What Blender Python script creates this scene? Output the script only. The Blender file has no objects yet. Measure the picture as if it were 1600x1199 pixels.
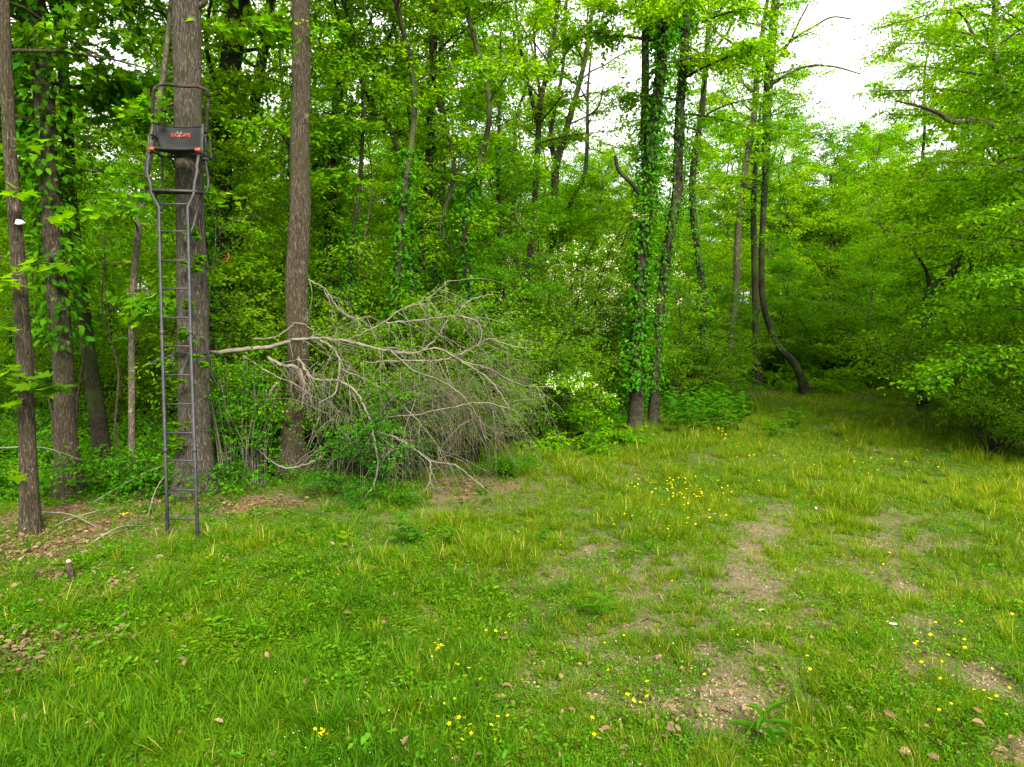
import bpy, math, random
import numpy as np
from mathutils import Vector, Matrix

S = bpy.context.scene
C = S.collection
PI = math.pi

# ---------------------------------------------------------------- camera
FPX = 1081.0                      # focal length in pixels of the 1600 px frame
CAMH = 2.6
PITCH = math.atan(100 / FPX)      # tilted slightly down
cam_d = bpy.data.cameras.new('camera'); cam = bpy.data.objects.new('camera', cam_d); C.objects.link(cam)
cam.location = (0, 0, CAMH); cam.rotation_euler = (PI / 2 - PITCH, 0, 0)
cam_d.sensor_width = 36; cam_d.lens = 36 * FPX / 1600; cam_d.clip_start = 0.1; cam_d.clip_end = 3000
S.camera = cam

# ---------------------------------------------------------------- light
SUN_EL, SUN_ROT = math.radians(42), math.radians(160)
w = bpy.data.worlds.new('World'); S.world = w; w.use_nodes = True
nt = w.node_tree; nt.nodes.clear()
sky = nt.nodes.new('ShaderNodeTexSky'); sky.sky_type = 'NISHITA'; sky.sun_disc = False
sky.sun_elevation = SUN_EL; sky.sun_rotation = SUN_ROT
tc = nt.nodes.new('ShaderNodeTexCoord'); nz = nt.nodes.new('ShaderNodeTexNoise')
nz.inputs['Scale'].default_value = 3.0; nz.inputs['Detail'].default_value = 6
rmp = nt.nodes.new('ShaderNodeMapRange'); rmp.inputs['From Min'].default_value = .35; rmp.inputs['From Max'].default_value = .62
rmp.inputs['To Min'].default_value = .80; rmp.inputs['To Max'].default_value = .97
mixc = nt.nodes.new('ShaderNodeMix'); mixc.data_type = 'RGBA'
mixc.inputs['B'].default_value = (9.1, 8.7, 8.4, 1)          # overcast cloud layer
bg = nt.nodes.new('ShaderNodeBackground'); bg.inputs['Strength'].default_value = 0.11
out = nt.nodes.new('ShaderNodeOutputWorld')
nt.links.new(tc.outputs['Generated'], nz.inputs['Vector']); nt.links.new(nz.outputs['Fac'], rmp.inputs['Value'])
nt.links.new(rmp.outputs['Result'], mixc.inputs['Factor']); nt.links.new(sky.outputs['Color'], mixc.inputs['A'])
nt.links.new(mixc.outputs['Result'], bg.inputs['Color']); nt.links.new(bg.outputs['Background'], out.inputs['Surface'])
sd = bpy.data.lights.new('sun', 'SUN'); sd.energy = 4.8; sd.angle = math.radians(22); sd.color = (1, .93, .78)
sun = bpy.data.objects.new('sun', sd); C.objects.link(sun)
# sun_rotation 0 is +Y, turning clockwise seen from above
sdir = Vector((math.sin(SUN_ROT) * math.cos(SUN_EL), math.cos(SUN_ROT) * math.cos(SUN_EL), math.sin(SUN_EL)))
sun.rotation_euler = sdir.to_track_quat('Z', 'Y').to_euler(); sun.location = sdir * 60
vs = S.view_settings; vs.view_transform = 'Standard'; vs.look = 'None'; vs.gamma = 1; vs.use_curve_mapping = False
vs.exposure = 1.6
cy = S.cycles
cy.max_bounces = 7; cy.diffuse_bounces = 5; cy.glossy_bounces = 2; cy.transmission_bounces = 5; cy.transparent_max_bounces = 4
cy.caustics_reflective = False; cy.caustics_refractive = False; cy.sample_clamp_indirect = 6

# ---------------------------------------------------------------- helpers
def gz(x, y):
    x = np.asarray(x, float); y = np.asarray(y, float)
    n = .035 * np.sin(x * 1.3 + .7 * y) + .03 * np.sin(y * 1.7 - x * .6 + 1) + .02 * np.sin(x * 3.1 + 2) * np.sin(y * 2.7)
    return n * np.clip((np.hypot(x, y) - 1) / 4, 0, 1)
_c, _s = math.cos(PITCH), math.sin(PITCH)
def ray(px, py):
    vx = (px - 800) / FPX; vv = -(py - 599.5) / FPX
    return vx, _c + vv * _s, -_s + vv * _c
def at(px, py, Y):                 # world point seen at (px,py) of the 1600x1199 photograph, at distance Y
    a, b, c = ray(px, py); t = Y / b
    return Vector((a * t, Y, CAMH + c * t))
def gp(px, py):                    # ground point seen at (px,py)
    a, b, c = ray(px, py); t = -CAMH / min(c, -.01)
    x, y = a * t, b * t
    return Vector((x, y, float(gz(x, y))))
def px2x(px, Y): return (px - 800) / FPX * Y / _c
def on(x, y, dz=0): return Vector((x, y, float(gz(x, y)) + dz))

def tag(o, label, cat, group=None, kind=None):
    if label: o['label'] = label
    if cat: o['category'] = cat
    if group: o['group'] = group
    if kind: o['kind'] = kind
    return o
def empty(name, loc, rz=0, sc=1):
    o = bpy.data.objects.new(name, None); C.objects.link(o); o.location = loc
    o.rotation_euler = (0, 0, rz); o.scale = (sc,) * 3; o.empty_display_size = .2
    return o
def link(name, data, parent=None, loc=None, rot=None, sc=None):
    o = bpy.data.objects.new(name, data); C.objects.link(o)
    if parent: o.parent = parent
    if loc is not None: o.location = loc
    if rot is not None: o.rotation_euler = rot
    if sc is not None: o.scale = (sc,) * 3 if np.isscalar(sc) else sc
    return o

class MB:
    """collects triangles/quads; one mesh"""
    def __init__(s): s.v = []; s.t = []; s.q = []; s.c = []; s.n = 0
    def add(s, v, tris=None, quads=None, tint=None):
        v = np.asarray(v, np.float32).reshape(-1, 3); k = len(v)
        if tris is not None and len(tris): s.t.append(np.asarray(tris, np.int32).reshape(-1, 3) + s.n)
        if quads is not None and len(quads): s.q.append(np.asarray(quads, np.int32).reshape(-1, 4) + s.n)
        if tint is None: tint = np.full((k, 2), .5, np.float32)
        tint = np.broadcast_to(np.asarray(tint, np.float32), (k, 2))
        s.v.append(v); s.c.append(tint); s.n += k
    def mesh(s, name, mat, origin=None, smooth=False):
        me = bpy.data.meshes.new(name)
        v = np.concatenate(s.v) if s.v else np.zeros((0, 3), np.float32)
        if origin is not None: v = v - np.array(origin, np.float32)
        t = np.concatenate(s.t) if s.t else np.zeros((0, 3), np.int32)
        q = np.concatenate(s.q) if s.q else np.zeros((0, 4), np.int32)
        loops = np.concatenate([t.ravel(), q.ravel()]).astype(np.int32)
        tot = np.concatenate([np.full(len(t), 3), np.full(len(q), 4)]).astype(np.int32)
        start = np.concatenate([[0], np.cumsum(tot)[:-1]]).astype(np.int32) if len(tot) else np.zeros(0, np.int32)
        me.vertices.add(len(v)); me.vertices.foreach_set('co', v.astype(np.float32).ravel())
        me.loops.add(len(loops)); me.loops.foreach_set('vertex_index', loops)
        me.polygons.add(len(tot)); me.polygons.foreach_set('loop_start', start); me.polygons.foreach_set('loop_total', tot)
        if smooth: me.polygons.foreach_set('use_smooth', np.ones(len(tot), bool))
        a = me.color_attributes.new('tint', 'FLOAT_COLOR', 'POINT')
        c = np.concatenate(s.c); c4 = np.ones((len(v), 4), np.float32); c4[:, :2] = c
        a.data.foreach_set('color', c4.ravel())
        me.update(calc_edges=True)
        for m in (mat if isinstance(mat, (list, tuple)) else [mat]): me.materials.append(m)
        return me
    def build(s, name, mat, parent=None, smooth=False, at0=None):
        base = parent.matrix_basis.translation if parent is not None else (at0 if at0 is not None else Vector((0, 0, 0)))
        me = s.mesh(name, mat, origin=base, smooth=smooth)
        return link(name, me, parent, None if parent is not None else base)

def smooth_path(pts, n):
    p = np.array([tuple(q) for q in pts], float)
    if len(p) < 3: return p[0] + (p[-1] - p[0]) * np.linspace(0, 1, n)[:, None]
    d = np.r_[0, np.cumsum(np.linalg.norm(np.diff(p[:, :3], axis=0), axis=1))]; d /= d[-1]
    m = np.gradient(p, d, axis=0); u = np.linspace(0, 1, n)
    i = np.clip(np.searchsorted(d, u, 'right') - 1, 0, len(d) - 2)
    h = (d[i + 1] - d[i])[:, None]; s = ((u - d[i]) / (d[i + 1] - d[i]))[:, None]
    return (p[i] * (2 * s**3 - 3 * s**2 + 1) + m[i] * h * (s**3 - 2 * s**2 + s) + p[i + 1] * (-2 * s**3 + 3 * s**2) + m[i + 1] * h * (s**3 - s**2))

def tube(mb, P, R, segs=8, rough=0, seed=0, tint=None, cap=True, lobes=0):
    P = np.asarray(P, float); R = np.broadcast_to(np.asarray(R, float), (len(P),))
    T = np.gradient(P, axis=0); T /= np.linalg.norm(T, axis=1)[:, None] + 1e-9
    ref = np.array([1, 0, 0]) if abs(T[0][0]) < .8 else np.array([0, 1, 0])
    U = np.zeros_like(P); u = ref - T[0] * np.dot(ref, T[0]); u /= np.linalg.norm(u)
    for i in range(len(P)):
        u = u - T[i] * np.dot(u, T[i]); u /= np.linalg.norm(u) + 1e-9; U[i] = u
    W = np.cross(T, U); a = np.arange(segs) / segs * 2 * PI
    rr = R[:, None] * np.ones((1, segs))
    if rough:
        rg = np.random.default_rng(seed); ph = rg.uniform(0, 6.28, 8)
        k = np.arange(len(P))[:, None]
        rr = rr * (1 + rough * (np.sin(a * 2 + ph[0] + k * .11) * .5 + np.sin(a * 3 + ph[1] - k * .07) * .4 + np.sin(a * 5 + ph[2] + k * .19) * .35
                                + np.sin(a * 11 + ph[3] + np.sin(k * .3) * 1.3) * .35 + np.sin(a * 17 + ph[4] + np.sin(k * .23 + 1) * 1.8) * .3 + rg.normal(0, .18, (len(P), segs))))
    if lobes:
        hh = np.r_[0, np.cumsum(np.linalg.norm(np.diff(P, axis=0), axis=1))][:, None]
        rr = rr * (1 + lobes * np.exp(-hh / .22) * (.6 + np.sin(a * 4 + seed) * .5 + np.sin(a * 7 + seed * 2) * .25))
    V = P[:, None] + rr[..., None] * (np.cos(a)[None, :, None] * U[:, None] + np.sin(a)[None, :, None] * W[:, None])
    n = len(P); i = np.arange(n - 1)[:, None] * segs; j = np.arange(segs)[None]; j2 = (j + 1) % segs
    q = np.stack([i + j, i + j2, i + segs + j2, i + segs + j], -1).reshape(-1, 4)
    V = V.reshape(-1, 3); tr = []
    if cap:
        V = np.concatenate([V, P[:1], P[-1:]]); c0, c1 = n * segs, n * segs + 1
        for s_ in range(segs):
            tr.append((c0, (s_ + 1) % segs, s_)); tr.append((c1, (n - 1) * segs + s_, (n - 1) * segs + (s_ + 1) % segs))
    mb.add(V, tr, q, tint)

def box(mb, c, s, rot=None, bev=0):
    x, y, z = [k / 2 for k in s]
    v = np.array([(i * x, j * y, k * z) for i in (-1, 1) for j in (-1, 1) for k in (-1, 1)])
    if rot is not None: v = v @ np.array(rot).T
    mb.add(v + np.array(c), None, [(0, 1, 3, 2), (4, 6, 7, 5), (0, 4, 5, 1), (2, 3, 7, 6), (0, 2, 6, 4), (1, 5, 7, 3)])

def square_tube(mb, P, w, segs=4, bevel=True):   # square section with small chamfers
    P = [Vector(p) for p in P]; n = len(P)
    prof = []
    h = w / 2; b = h * .28
    for sx, sy in ((1, 1), (-1, 1), (-1, -1), (1, -1)):
        if sx * sy > 0: prof += [(sx * h, sy * (h - b)), (sx * (h - b), sy * h)]
        else: prof += [(sx * (h - b), sy * h), (sx * h, sy * (h - b))]
    rows = []
    for i, p in enumerate(P):
        a = (P[min(i + 1, n - 1)] - P[max(i - 1, 0)]).normalized()
        y = Vector((0, 1, 0)) if abs(a.y) < .8 else Vector((0, 0, 1))
        x = y.cross(a).normalized(); y2 = a.cross(x).normalized()
        rows.append([p + x * u + y2 * v for u, v in prof])
    V = [v for r in rows for v in r]; k = 8; q = []; t = []
    for i in range(n - 1):
        for j in range(k): q.append((i * k + j, i * k + (j + 1) % k, (i + 1) * k + (j + 1) % k, (i + 1) * k + j))
    V += [P[0], P[-1]]
    for j in range(k):
        t.append((n * k, (j + 1) % k, j)); t.append((n * k + 1, (n - 1) * k + j, (n - 1) * k + (j + 1) % k))
    mb.add([tuple(v) for v in V], t, q)

# ---- leaf templates: (verts, tris); x across, y along, z up
def _fan(outline, z=0.12):
    v = [(0, 0, 0)] + [(x, y, z * (abs(x) * 2) - .25 * y * y * .4) for x, y in outline]
    k = len(outline); return np.array(v), np.array([(0, i, i + 1) for i in range(1, k)])
LEAF = {
    'diamond': (np.array([(0, 0, 0), (.3, .5, .1), (0, 1, -.12), (-.3, .5, .1)]), np.array([(0, 1, 2), (0, 2, 3)])),
    'oval': (np.array([(0, 0, 0), (.27, .3, .08), (.24, .68, .04), (0, 1, -.14), (-.24, .68, .04), (-.27, .3, .08)]),
             np.array([(0, 1, 2), (0, 2, 3), (0, 3, 4), (0, 4, 5)])),
    'maple': _fan([(.05, -.02), (.45, -.08), (.34, .16), (.66, .30), (.40, .42), (.44, .70), (.20, .58), (0, 1.0), (-.20, .58), (-.44, .70), (-.40, .42), (-.66, .30), (-.34, .16), (-.45, -.08), (-.05, -.02)]),
    'blade': (np.array([(-.03, 0, 0), (.03, 0, 0), (.045, .45, .02), (-.045, .45, .02), (0, 1, -.2)]), np.array([(0, 1, 2), (0, 2, 3), (3, 2, 4)])),
    'lance': (np.array([(0, 0, 0), (.12, .35, .04), (.09, .7, .0), (0, 1, -.2), (-.09, .7, .0), (-.12, .35, .04)]),
              np.array([(0, 1, 2), (0, 2, 3), (0, 3, 4), (0, 4, 5)])),
}
def norm(a): return a / (np.linalg.norm(a, axis=-1, keepdims=True) + 1e-9)
def leaves(mb, rg, pos, d, nrm, size, shape='diamond', hue=None):
    """pos, d (along the blade), nrm (face normal) (N,3); size (N,)"""
    N = len(pos)
    if N == 0: return
    tv, tt = LEAF[shape]
    d = norm(d); nrm = norm(nrm - d * (nrm * d).sum(1, keepdims=True)); b = np.cross(d, nrm)
    size = np.broadcast_to(size, (N,))[:, None, None]
    V = pos[:, None] + size * (tv[None, :, :1] * b[:, None] + tv[None, :, 1:2] * d[:, None] + tv[None, :, 2:] * nrm[:, None])
    T = (tt[None] + (np.arange(N) * len(tv))[:, None, None]).reshape(-1, 3)
    h = rg.random(N) if hue is None else np.clip(hue + rg.normal(0, .12, N), 0, 1)
    tint = np.repeat(np.stack([h, rg.random(N)], 1), len(tv), axis=0)
    mb.add(V.reshape(-1, 3), T, None, tint)

# ---------------------------------------------------------------- materials
def newmat(name):
    m = bpy.data.materials.new(name); m.use_nodes = True; t = m.node_tree; t.nodes.clear()
    o = t.nodes.new('ShaderNodeOutputMaterial'); return m, t, o
def N(t, kind, **kw):
    n = t.nodes.new(kind)
    for k, v in kw.items():
        if k in n.inputs: n.inputs[k].default_value = v
        else: setattr(n, k, v)
    return n
def mixrgb(t, f, a, b, mode='MIX'):
    n = t.nodes.new('ShaderNodeMix'); n.data_type = 'RGBA'; n.blend_type = mode
    for key, v in (('Factor', f), ('A', a), ('B', b)):
        s = n.inputs[key] if key != 'Factor' else n.inputs[0]
        if key != 'Factor': s = n.inputs[6 if key == 'A' else 7]
        if isinstance(v, bpy.types.NodeSocket): t.links.new(v, s)
        elif key == 'Factor': s.default_value = v
        else: s.default_value = (*v, 1)
    return n.outputs[2]
def mrange(t, v, a, b, c, d):
    n = t.nodes.new('ShaderNodeMapRange'); t.links.new(v, n.inputs[0])
    for i, k in enumerate((a, b, c, d)): n.inputs[i + 1].default_value = k
    return n.outputs[0]

def leaf_mat(name, ca, cb, trans=.5, world_noise=.5, rough=.6, spec=.04, cdry=None):
    m, t, o = newmat(name)
    a = N(t, 'ShaderNodeAttribute', attribute_name='tint'); sp = N(t, 'ShaderNodeSeparateColor'); t.links.new(a.outputs['Color'], sp.inputs[0])
    geo = N(t, 'ShaderNodeNewGeometry'); nz = N(t, 'ShaderNodeTexNoise', Scale=world_noise, Detail=2); t.links.new(geo.outputs['Position'], nz.inputs['Vector'])
    oi = N(t, 'ShaderNodeObjectInfo')
    f1 = mrange(t, nz.outputs[0], .35, .65, -.3, .3)
    f2 = mrange(t, oi.outputs['Random'], 0, 1, -.25, .25)
    s1 = N(t, 'ShaderNodeMath', operation='ADD'); t.links.new(f1, s1.inputs[0]); t.links.new(f2, s1.inputs[1])
    s2 = N(t, 'ShaderNodeMath', operation='ADD', use_clamp=True); t.links.new(s1.outputs[0], s2.inputs[0]); t.links.new(sp.outputs[0], s2.inputs[1])
    col = mixrgb(t, s2.outputs[0], ca, cb)
    if cdry is not None:
        col = mixrgb(t, mrange(t, sp.outputs[1], .94, .97, 0, 1), col, cdry)
    br = mrange(t, sp.outputs[1], 0, 1, .55, 1.4)
    hv = N(t, 'ShaderNodeHueSaturation'); t.links.new(col, hv.inputs['Color']); t.links.new(br, hv.inputs['Value'])
    p = N(t, 'ShaderNodeBsdfPrincipled', Roughness=rough); p.inputs['Specular IOR Level'].default_value = spec
    t.links.new(hv.outputs[0], p.inputs['Base Color'])
    tr = N(t, 'ShaderNodeBsdfTranslucent')
    tcol = mixrgb(t, 1.0, hv.outputs[0], (2.7, 2.6, .2), 'MULTIPLY'); t.links.new(tcol, tr.inputs['Color'])
    mx = N(t, 'ShaderNodeMixShader'); mx.inputs[0].default_value = trans
    t.links.new(p.outputs[0], mx.inputs[1]); t.links.new(tr.outputs[0], mx.inputs[2]); t.links.new(mx.outputs[0], o.inputs[0])
    return m

def bark_mat(name, dark, light, moss=(.05, .09, .012), moss_amt=.35, scale=14, stretch=.12, bump=.6, lichen=0.12):
    m, t, o = newmat(name)
    tc = N(t, 'ShaderNodeTexCoord'); mp = N(t, 'ShaderNodeMapping'); mp.inputs['Scale'].default_value = (1, 1, stretch)
    t.links.new(tc.outputs['Object'], mp.inputs['Vector'])
    n1 = N(t, 'ShaderNodeTexNoise', Scale=scale * 1.6, Detail=6, Roughness=.65); t.links.new(mp.outputs[0], n1.inputs['Vector'])
    vo = N(t, 'ShaderNodeTexVoronoi', Scale=scale * 1.5); vo.feature = 'DISTANCE_TO_EDGE'
    mw = mixrgb(t, .06, mp.outputs[0], n1.outputs['Color'], 'ADD'); t.links.new(mw, vo.inputs['Vector'])
    rid = mrange(t, vo.outputs['Distance'], 0, .4, 0, .7)
    hgt = N(t, 'ShaderNodeMath', operation='MULTIPLY_ADD'); t.links.new(n1.outputs[0], hgt.inputs[0]); hgt.inputs[1].default_value = .8; t.links.new(rid, hgt.inputs[2])
    col = mixrgb(t, mrange(t, hgt.outputs[0], .4, 1.15, 0, 1), dark, light)
    n2 = N(t, 'ShaderNodeTexNoise', Scale=1.7, Detail=5, Roughness=.6); t.links.new(tc.outputs['Object'], n2.inputs['Vector'])
    col = mixrgb(t, mrange(t, n2.outputs[0], .44, .62, 0, moss_amt), col, moss)
    n3 = N(t, 'ShaderNodeTexNoise', Scale=7, Detail=5, Roughness=.7); t.links.new(tc.outputs['Object'], n3.inputs['Vector'])
    col = mixrgb(t, mrange(t, n3.outputs[0], .62, .68, 0, lichen * 3), col, (.36, .36, .3))
    p = N(t, 'ShaderNodeBsdfPrincipled', Roughness=.9); p.inputs['Specular IOR Level'].default_value = .15; t.links.new(col, p.inputs['Base Color'])
    b = N(t, 'ShaderNodeBump', Strength=bump, Distance=.03); t.links.new(hgt.outputs[0], b.inputs['Height']); t.links.new(b.outputs[0], p.inputs['Normal'])
    t.links.new(p.outputs[0], o.inputs[0]); return m

def plain_mat(name, col, rough=.5, metal=0, var=.25, scale=30, bump=0, spec=.4, sheen=None, streak=None):
    m, t, o = newmat(name)
    tc = N(t, 'ShaderNodeTexCoord'); n1 = N(t, 'ShaderNodeTexNoise', Scale=scale, Detail=4); t.links.new(tc.outputs['Object'], n1.inputs['Vector'])
    c = mixrgb(t, mrange(t, n1.outputs[0], .3, .7, 0, 1), tuple(k * (1 - var) for k in col), tuple(min(1, k * (1 + var)) for k in col))
    if streak:
        n2 = N(t, 'ShaderNodeTexNoise', Scale=5, Detail=5); t.links.new(tc.outputs['Object'], n2.inputs['Vector'])
        c = mixrgb(t, mrange(t, n2.outputs[0], .52, .7, 0, .7), c, streak)
    p = N(t, 'ShaderNodeBsdfPrincipled', Roughness=rough, Metallic=metal); p.inputs['Specular IOR Level'].default_value = spec
    t.links.new(c, p.inputs['Base Color'])
    if bump:
        b = N(t, 'ShaderNodeBump', Strength=bump, Distance=.01); t.links.new(n1.outputs[0], b.inputs['Height']); t.links.new(b.outputs[0], p.inputs['Normal'])
    t.links.new(p.outputs[0], o.inputs[0]); return m

M = {}
M['leaf_bright'] = leaf_mat('leaf_bright', (.062, .178, .002), (.128, .23, .002), .55, .35)
M['leaf_mid'] = leaf_mat('leaf_mid', (.040, .135, .002), (.085, .19, .002), .5, .35)
M['leaf_deep'] = leaf_mat('leaf_deep', (.025, .12, .003), (.065, .165, .003), .45, .5)
M['leaf_olive'] = leaf_mat('leaf_olive', (.05, .13, .003), (.095, .185, .004), .45, .5)
M['leaf_maple'] = leaf_mat('leaf_maple', (.05, .15, .003), (.10, .20, .003), .55, .5)
M['leaf_ivy'] = leaf_mat('leaf_ivy', (.014, .10, .003), (.045, .15, .003), .4, .7)
M['herb'] = leaf_mat('herb', (.035, .14, .006), (.075, .185, .006), .45, .5)
M['grass'] = leaf_mat('grass', (.050, .118, .002), (.125, .178, .003), .45, .45, cdry=(.24, .20, .06))
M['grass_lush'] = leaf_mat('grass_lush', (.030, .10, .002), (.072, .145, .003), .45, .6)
M['clover'] = leaf_mat('clover', (.038, .115, .002), (.085, .158, .003), .4, .6)
M['dead_leaf'] = leaf_mat('dead_leaf', (.07, .042, .022), (.19, .125, .07), .15, .8, rough=.7, spec=.2)
M['straw'] = leaf_mat('straw', (.13, .09, .05), (.30, .25, .14), .2, 2, rough=.8)
M['blossom'] = leaf_mat('blossom', (.62, .62, .5), (.75, .75, .65), .3, 1)
M['yellow'] = leaf_mat('yellow_petal', (.75, .55, .01), (.85, .68, .02), .3, 2)
M['bark_grey'] = bark_mat('bark_grey', (.02, .017, .013), (.21, .185, .145), moss=(.05, .05, .02), moss_amt=.42, scale=36, stretch=.11, bump=1)
M['bark_brown'] = bark_mat('bark_brown', (.02, .015, .010), (.20, .16, .11), moss=(.05, .05, .018), moss_amt=.42, scale=36, stretch=.12, bump=1)
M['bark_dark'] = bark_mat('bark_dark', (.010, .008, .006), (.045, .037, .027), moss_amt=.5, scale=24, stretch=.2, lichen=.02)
M['bark_pale'] = bark_mat('bark_pale', (.045, .036, .025), (.17, .145, .11), moss_amt=.3, scale=24, stretch=.25, lichen=.3)
M['twig_dead'] = plain_mat('twig_dead', (.125, .112, .09), .9, 0, .35, 9, .3, .1)
M['twig_fine'] = plain_mat('twig_fine', (.08, .07, .045), .9, 0, .35, 9, 0, .1)
M['cane_pale'] = plain_mat('cane_pale', (.085, .075, .06), .9, 0, .5, 6, 0, .1)
M['steel'] = plain_mat('painted_steel', (.024, .026, .030), .6, .1, .4, 14, .05, .3, streak=(.05, .038, .03))
M['mesh_black'] = plain_mat('black_fabric', (.009, .0095, .011), .75, 0, .25, 120, .2, .25, streak=(.02, .02, .022))
M['camo_pad'] = plain_mat('worn_padding', (.022, .017, .015), .9, 0, .4, 25, .3, .15, streak=(.10, .05, .032))
M['orange'] = plain_mat('orange_plastic', (.30, .04, .012), .5, 0, .12, 40)
M['logo_orange'] = plain_mat('orange_print', (.34, .05, .02), .7, 0, .1, 40)
M['logo_grey'] = plain_mat('grey_print', (.16, .165, .17), .7, 0, .1, 40)
M['rope'] = plain_mat('black_rope', (.012, .012, .013), .8, 0, .3, 80)
M['soil'] = plain_mat('soil', (.20, .15, .11), .95, 0, .5, 9, 0, .05)
M['white_paint'] = plain_mat('white_paint', (.78, .78, .76), .6, 0, .06, 40)
M['wood_cut'] = plain_mat('cut_wood', (.45, .34, .24), .8, 0, .2, 40)

# ---------------------------------------------------------------- ground
EDGE = np.array([(-600, 9.2), (-200, 9.4), (0, 9.6), (340, 10.3), (480, 11.8), (650, 12.6), (800, 14), (900, 16.5), (1000, 18.5), (1150, 20.5), (1250, 26), (1400, 28.5), (1480, 22), (1550, 14.5), (1650, 11.5), (1800, 10), (2400, 9)])
def edge(px): return np.interp(px, EDGE[:, 0], EDGE[:, 1])
def pxof(x, y): return 800 + FPX * np.asarray(x) / np.maximum(np.asarray(y), .5) * _c
def vnoise(x, y, sc, seed):
    rg = np.random.default_rng(seed); G = rg.random((64, 64)); x = np.asarray(x) * sc + 200; y = np.asarray(y) * sc + 200
    i = np.floor(x).astype(int); j = np.floor(y).astype(int); u = x - i; v = y - j; u = u * u * (3 - 2 * u); v = v * v * (3 - 2 * v)
    g = lambda a, b: G[a % 64, b % 64]
    return g(i, j) * (1 - u) * (1 - v) + g(i + 1, j) * u * (1 - v) + g(i, j + 1) * (1 - u) * v + g(i + 1, j + 1) * u * v

def ground_mat():
    m, t, o = newmat('ground')
    geo = N(t, 'ShaderNodeNewGeometry'); P = geo.outputs['Position']
    n1 = N(t, 'ShaderNodeTexNoise', Scale=.9, Detail=6, Roughness=.6); n2 = N(t, 'ShaderNodeTexNoise', Scale=14, Detail=8, Roughness=.75)
    n3 = N(t, 'ShaderNodeTexNoise', Scale=85, Detail=6, Roughness=.8); vo = N(t, 'ShaderNodeTexVoronoi', Scale=22)
    for n in (n1, n2, n3, vo): t.links.new(P, n.inputs['Vector'])
    soil = mixrgb(t, mrange(t, n2.outputs[0], .35, .65, 0, 1), (.085, .062, .044), (.23, .18, .13))
    soil = mixrgb(t, mrange(t, n3.outputs[0], .42, .62, 0, .85), soil, (.055, .04, .026))
    moss = mixrgb(t, n2.outputs[0], (.022, .05, .004), (.055, .095, .008))
    a = N(t, 'ShaderNodeAttribute', attribute_name='tint'); sp = N(t, 'ShaderNodeSeparateColor'); t.links.new(a.outputs['Color'], sp.inputs[0])
    f = N(t, 'ShaderNodeMath', operation='MULTIPLY_ADD', use_clamp=True); t.links.new(mrange(t, n2.outputs[0], .35, .6, -.5, .5), f.inputs[0]); f.inputs[1].default_value = 1; t.links.new(sp.outputs[0], f.inputs[2])
    col = mixrgb(t, f.outputs[0], soil, moss)
    lit = mixrgb(t, mrange(t, vo.outputs['Distance'], .1, .6, 0, 1), (.20, .115, .07), (.07, .042, .028))
    col = mixrgb(t, sp.outputs[1], col, lit)
    p = N(t, 'ShaderNodeBsdfPrincipled', Roughness=1.0); p.inputs['Specular IOR Level'].default_value = 0; t.links.new(col, p.inputs['Base Color'])
    b = N(t, 'ShaderNodeBump', Strength=.7, Distance=.04); t.links.new(n2.outputs[0], b.inputs['Height']); t.links.new(b.outputs[0], p.inputs['Normal'])
    t.links.new(p.outputs[0], o.inputs[0]); return m
M['ground'] = ground_mat()
BARE = []   # bare soil patches seen in the worn wheel tracks: (x, y, rx, ry)
for px, py, rx, ry in [(1180, 935, .26, .22), (1110, 942, .3, .12), (1180, 868, .09, .4), (1175, 905, .12, .25), (1440, 960, .25, .25), (1415, 925, .12, .3), (1495, 1010, .2, .2), (1150, 1040, .16, .12), (1120, 1090, .16, .1), (1190, 1080, .12, .1),
                       (1295, 668, .2, .4), (1405, 664, .15, .4), (1370, 705, .2, .3), (940, 1130, .2, .09), (600, 1110, .16, .07), (870, 870, .18, .12), (830, 1000, .16, .08), (1010, 1030, .16, .1), (480, 1185, .16, .05), (1060, 985, .2, .09), (1480, 1100, .1, .08), (1570, 1120, .1, .08)]:
    g = gp(px, py); BARE.append((g.x, g.y, rx, ry))
TRK = [np.array([gp(*q)[:2] for q in L_]) for L_ in ([(1188, 790), (1182, 860), (1172, 940), (1145, 1040), (1110, 1130), (1070, 1199)], [(1385, 800), (1412, 900), (1450, 1000), (1505, 1090), (1580, 1180)], [(900, 860), (860, 960), (830, 1050), (780, 1150)], [(1050, 940), (1000, 1030), (950, 1130)])]
def trk(x, y):
    b = np.zeros_like(x)
    for L_, w_, a_ in zip(TRK, (.42, .4, .5, .45), (1, .85, .45, .6)):
        yy = L_[::-1, 1]; xx = L_[::-1, 0]; cx = np.interp(y, yy, xx); e = np.clip((y - yy[0] + .6) / .5, 0, 1) * np.clip((yy[-1] + .8 - y) / .8, 0, 1)
        b = np.maximum(b, a_ * e * np.exp(-((x - cx) / w_) ** 2))
    return b * np.clip((vnoise(x, y, 2.6, 61) * .5 + vnoise(x, y, 7, 62) * .5 - .38) * 6, 0, 1)
def bare(x, y):
    b = np.zeros_like(x)
    for bx, by, rx, ry in BARE: b = np.maximum(b, np.exp(-(((x - bx) / rx) ** 2 + ((y - by) / ry) ** 2)))
    return np.maximum(b * np.clip(.35 + (vnoise(x, y, 7, 63) - .3) * 2, 0, 1), trk(x, y) * .9)
LITTER = []
for px, py, rx, ry in [(150, 800, 1.1, .7), (215, 795, .7, .5), (60, 850, .6, .5), (370, 795, .5, .4), (130, 830, .8, .4), (40, 900, .35, .3), (50, 1010, .25, .15), (170, 925, .3, .2), (740, 760, .7, .5), (100, 1000, .3, .15), (250, 780, .6, .4), (420, 790, .4, .3), (10, 870, .5, .4), (20, 1030, .4, .15)]:
    g = gp(px, py); LITTER.append((g.x, g.y, rx, ry))
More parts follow.
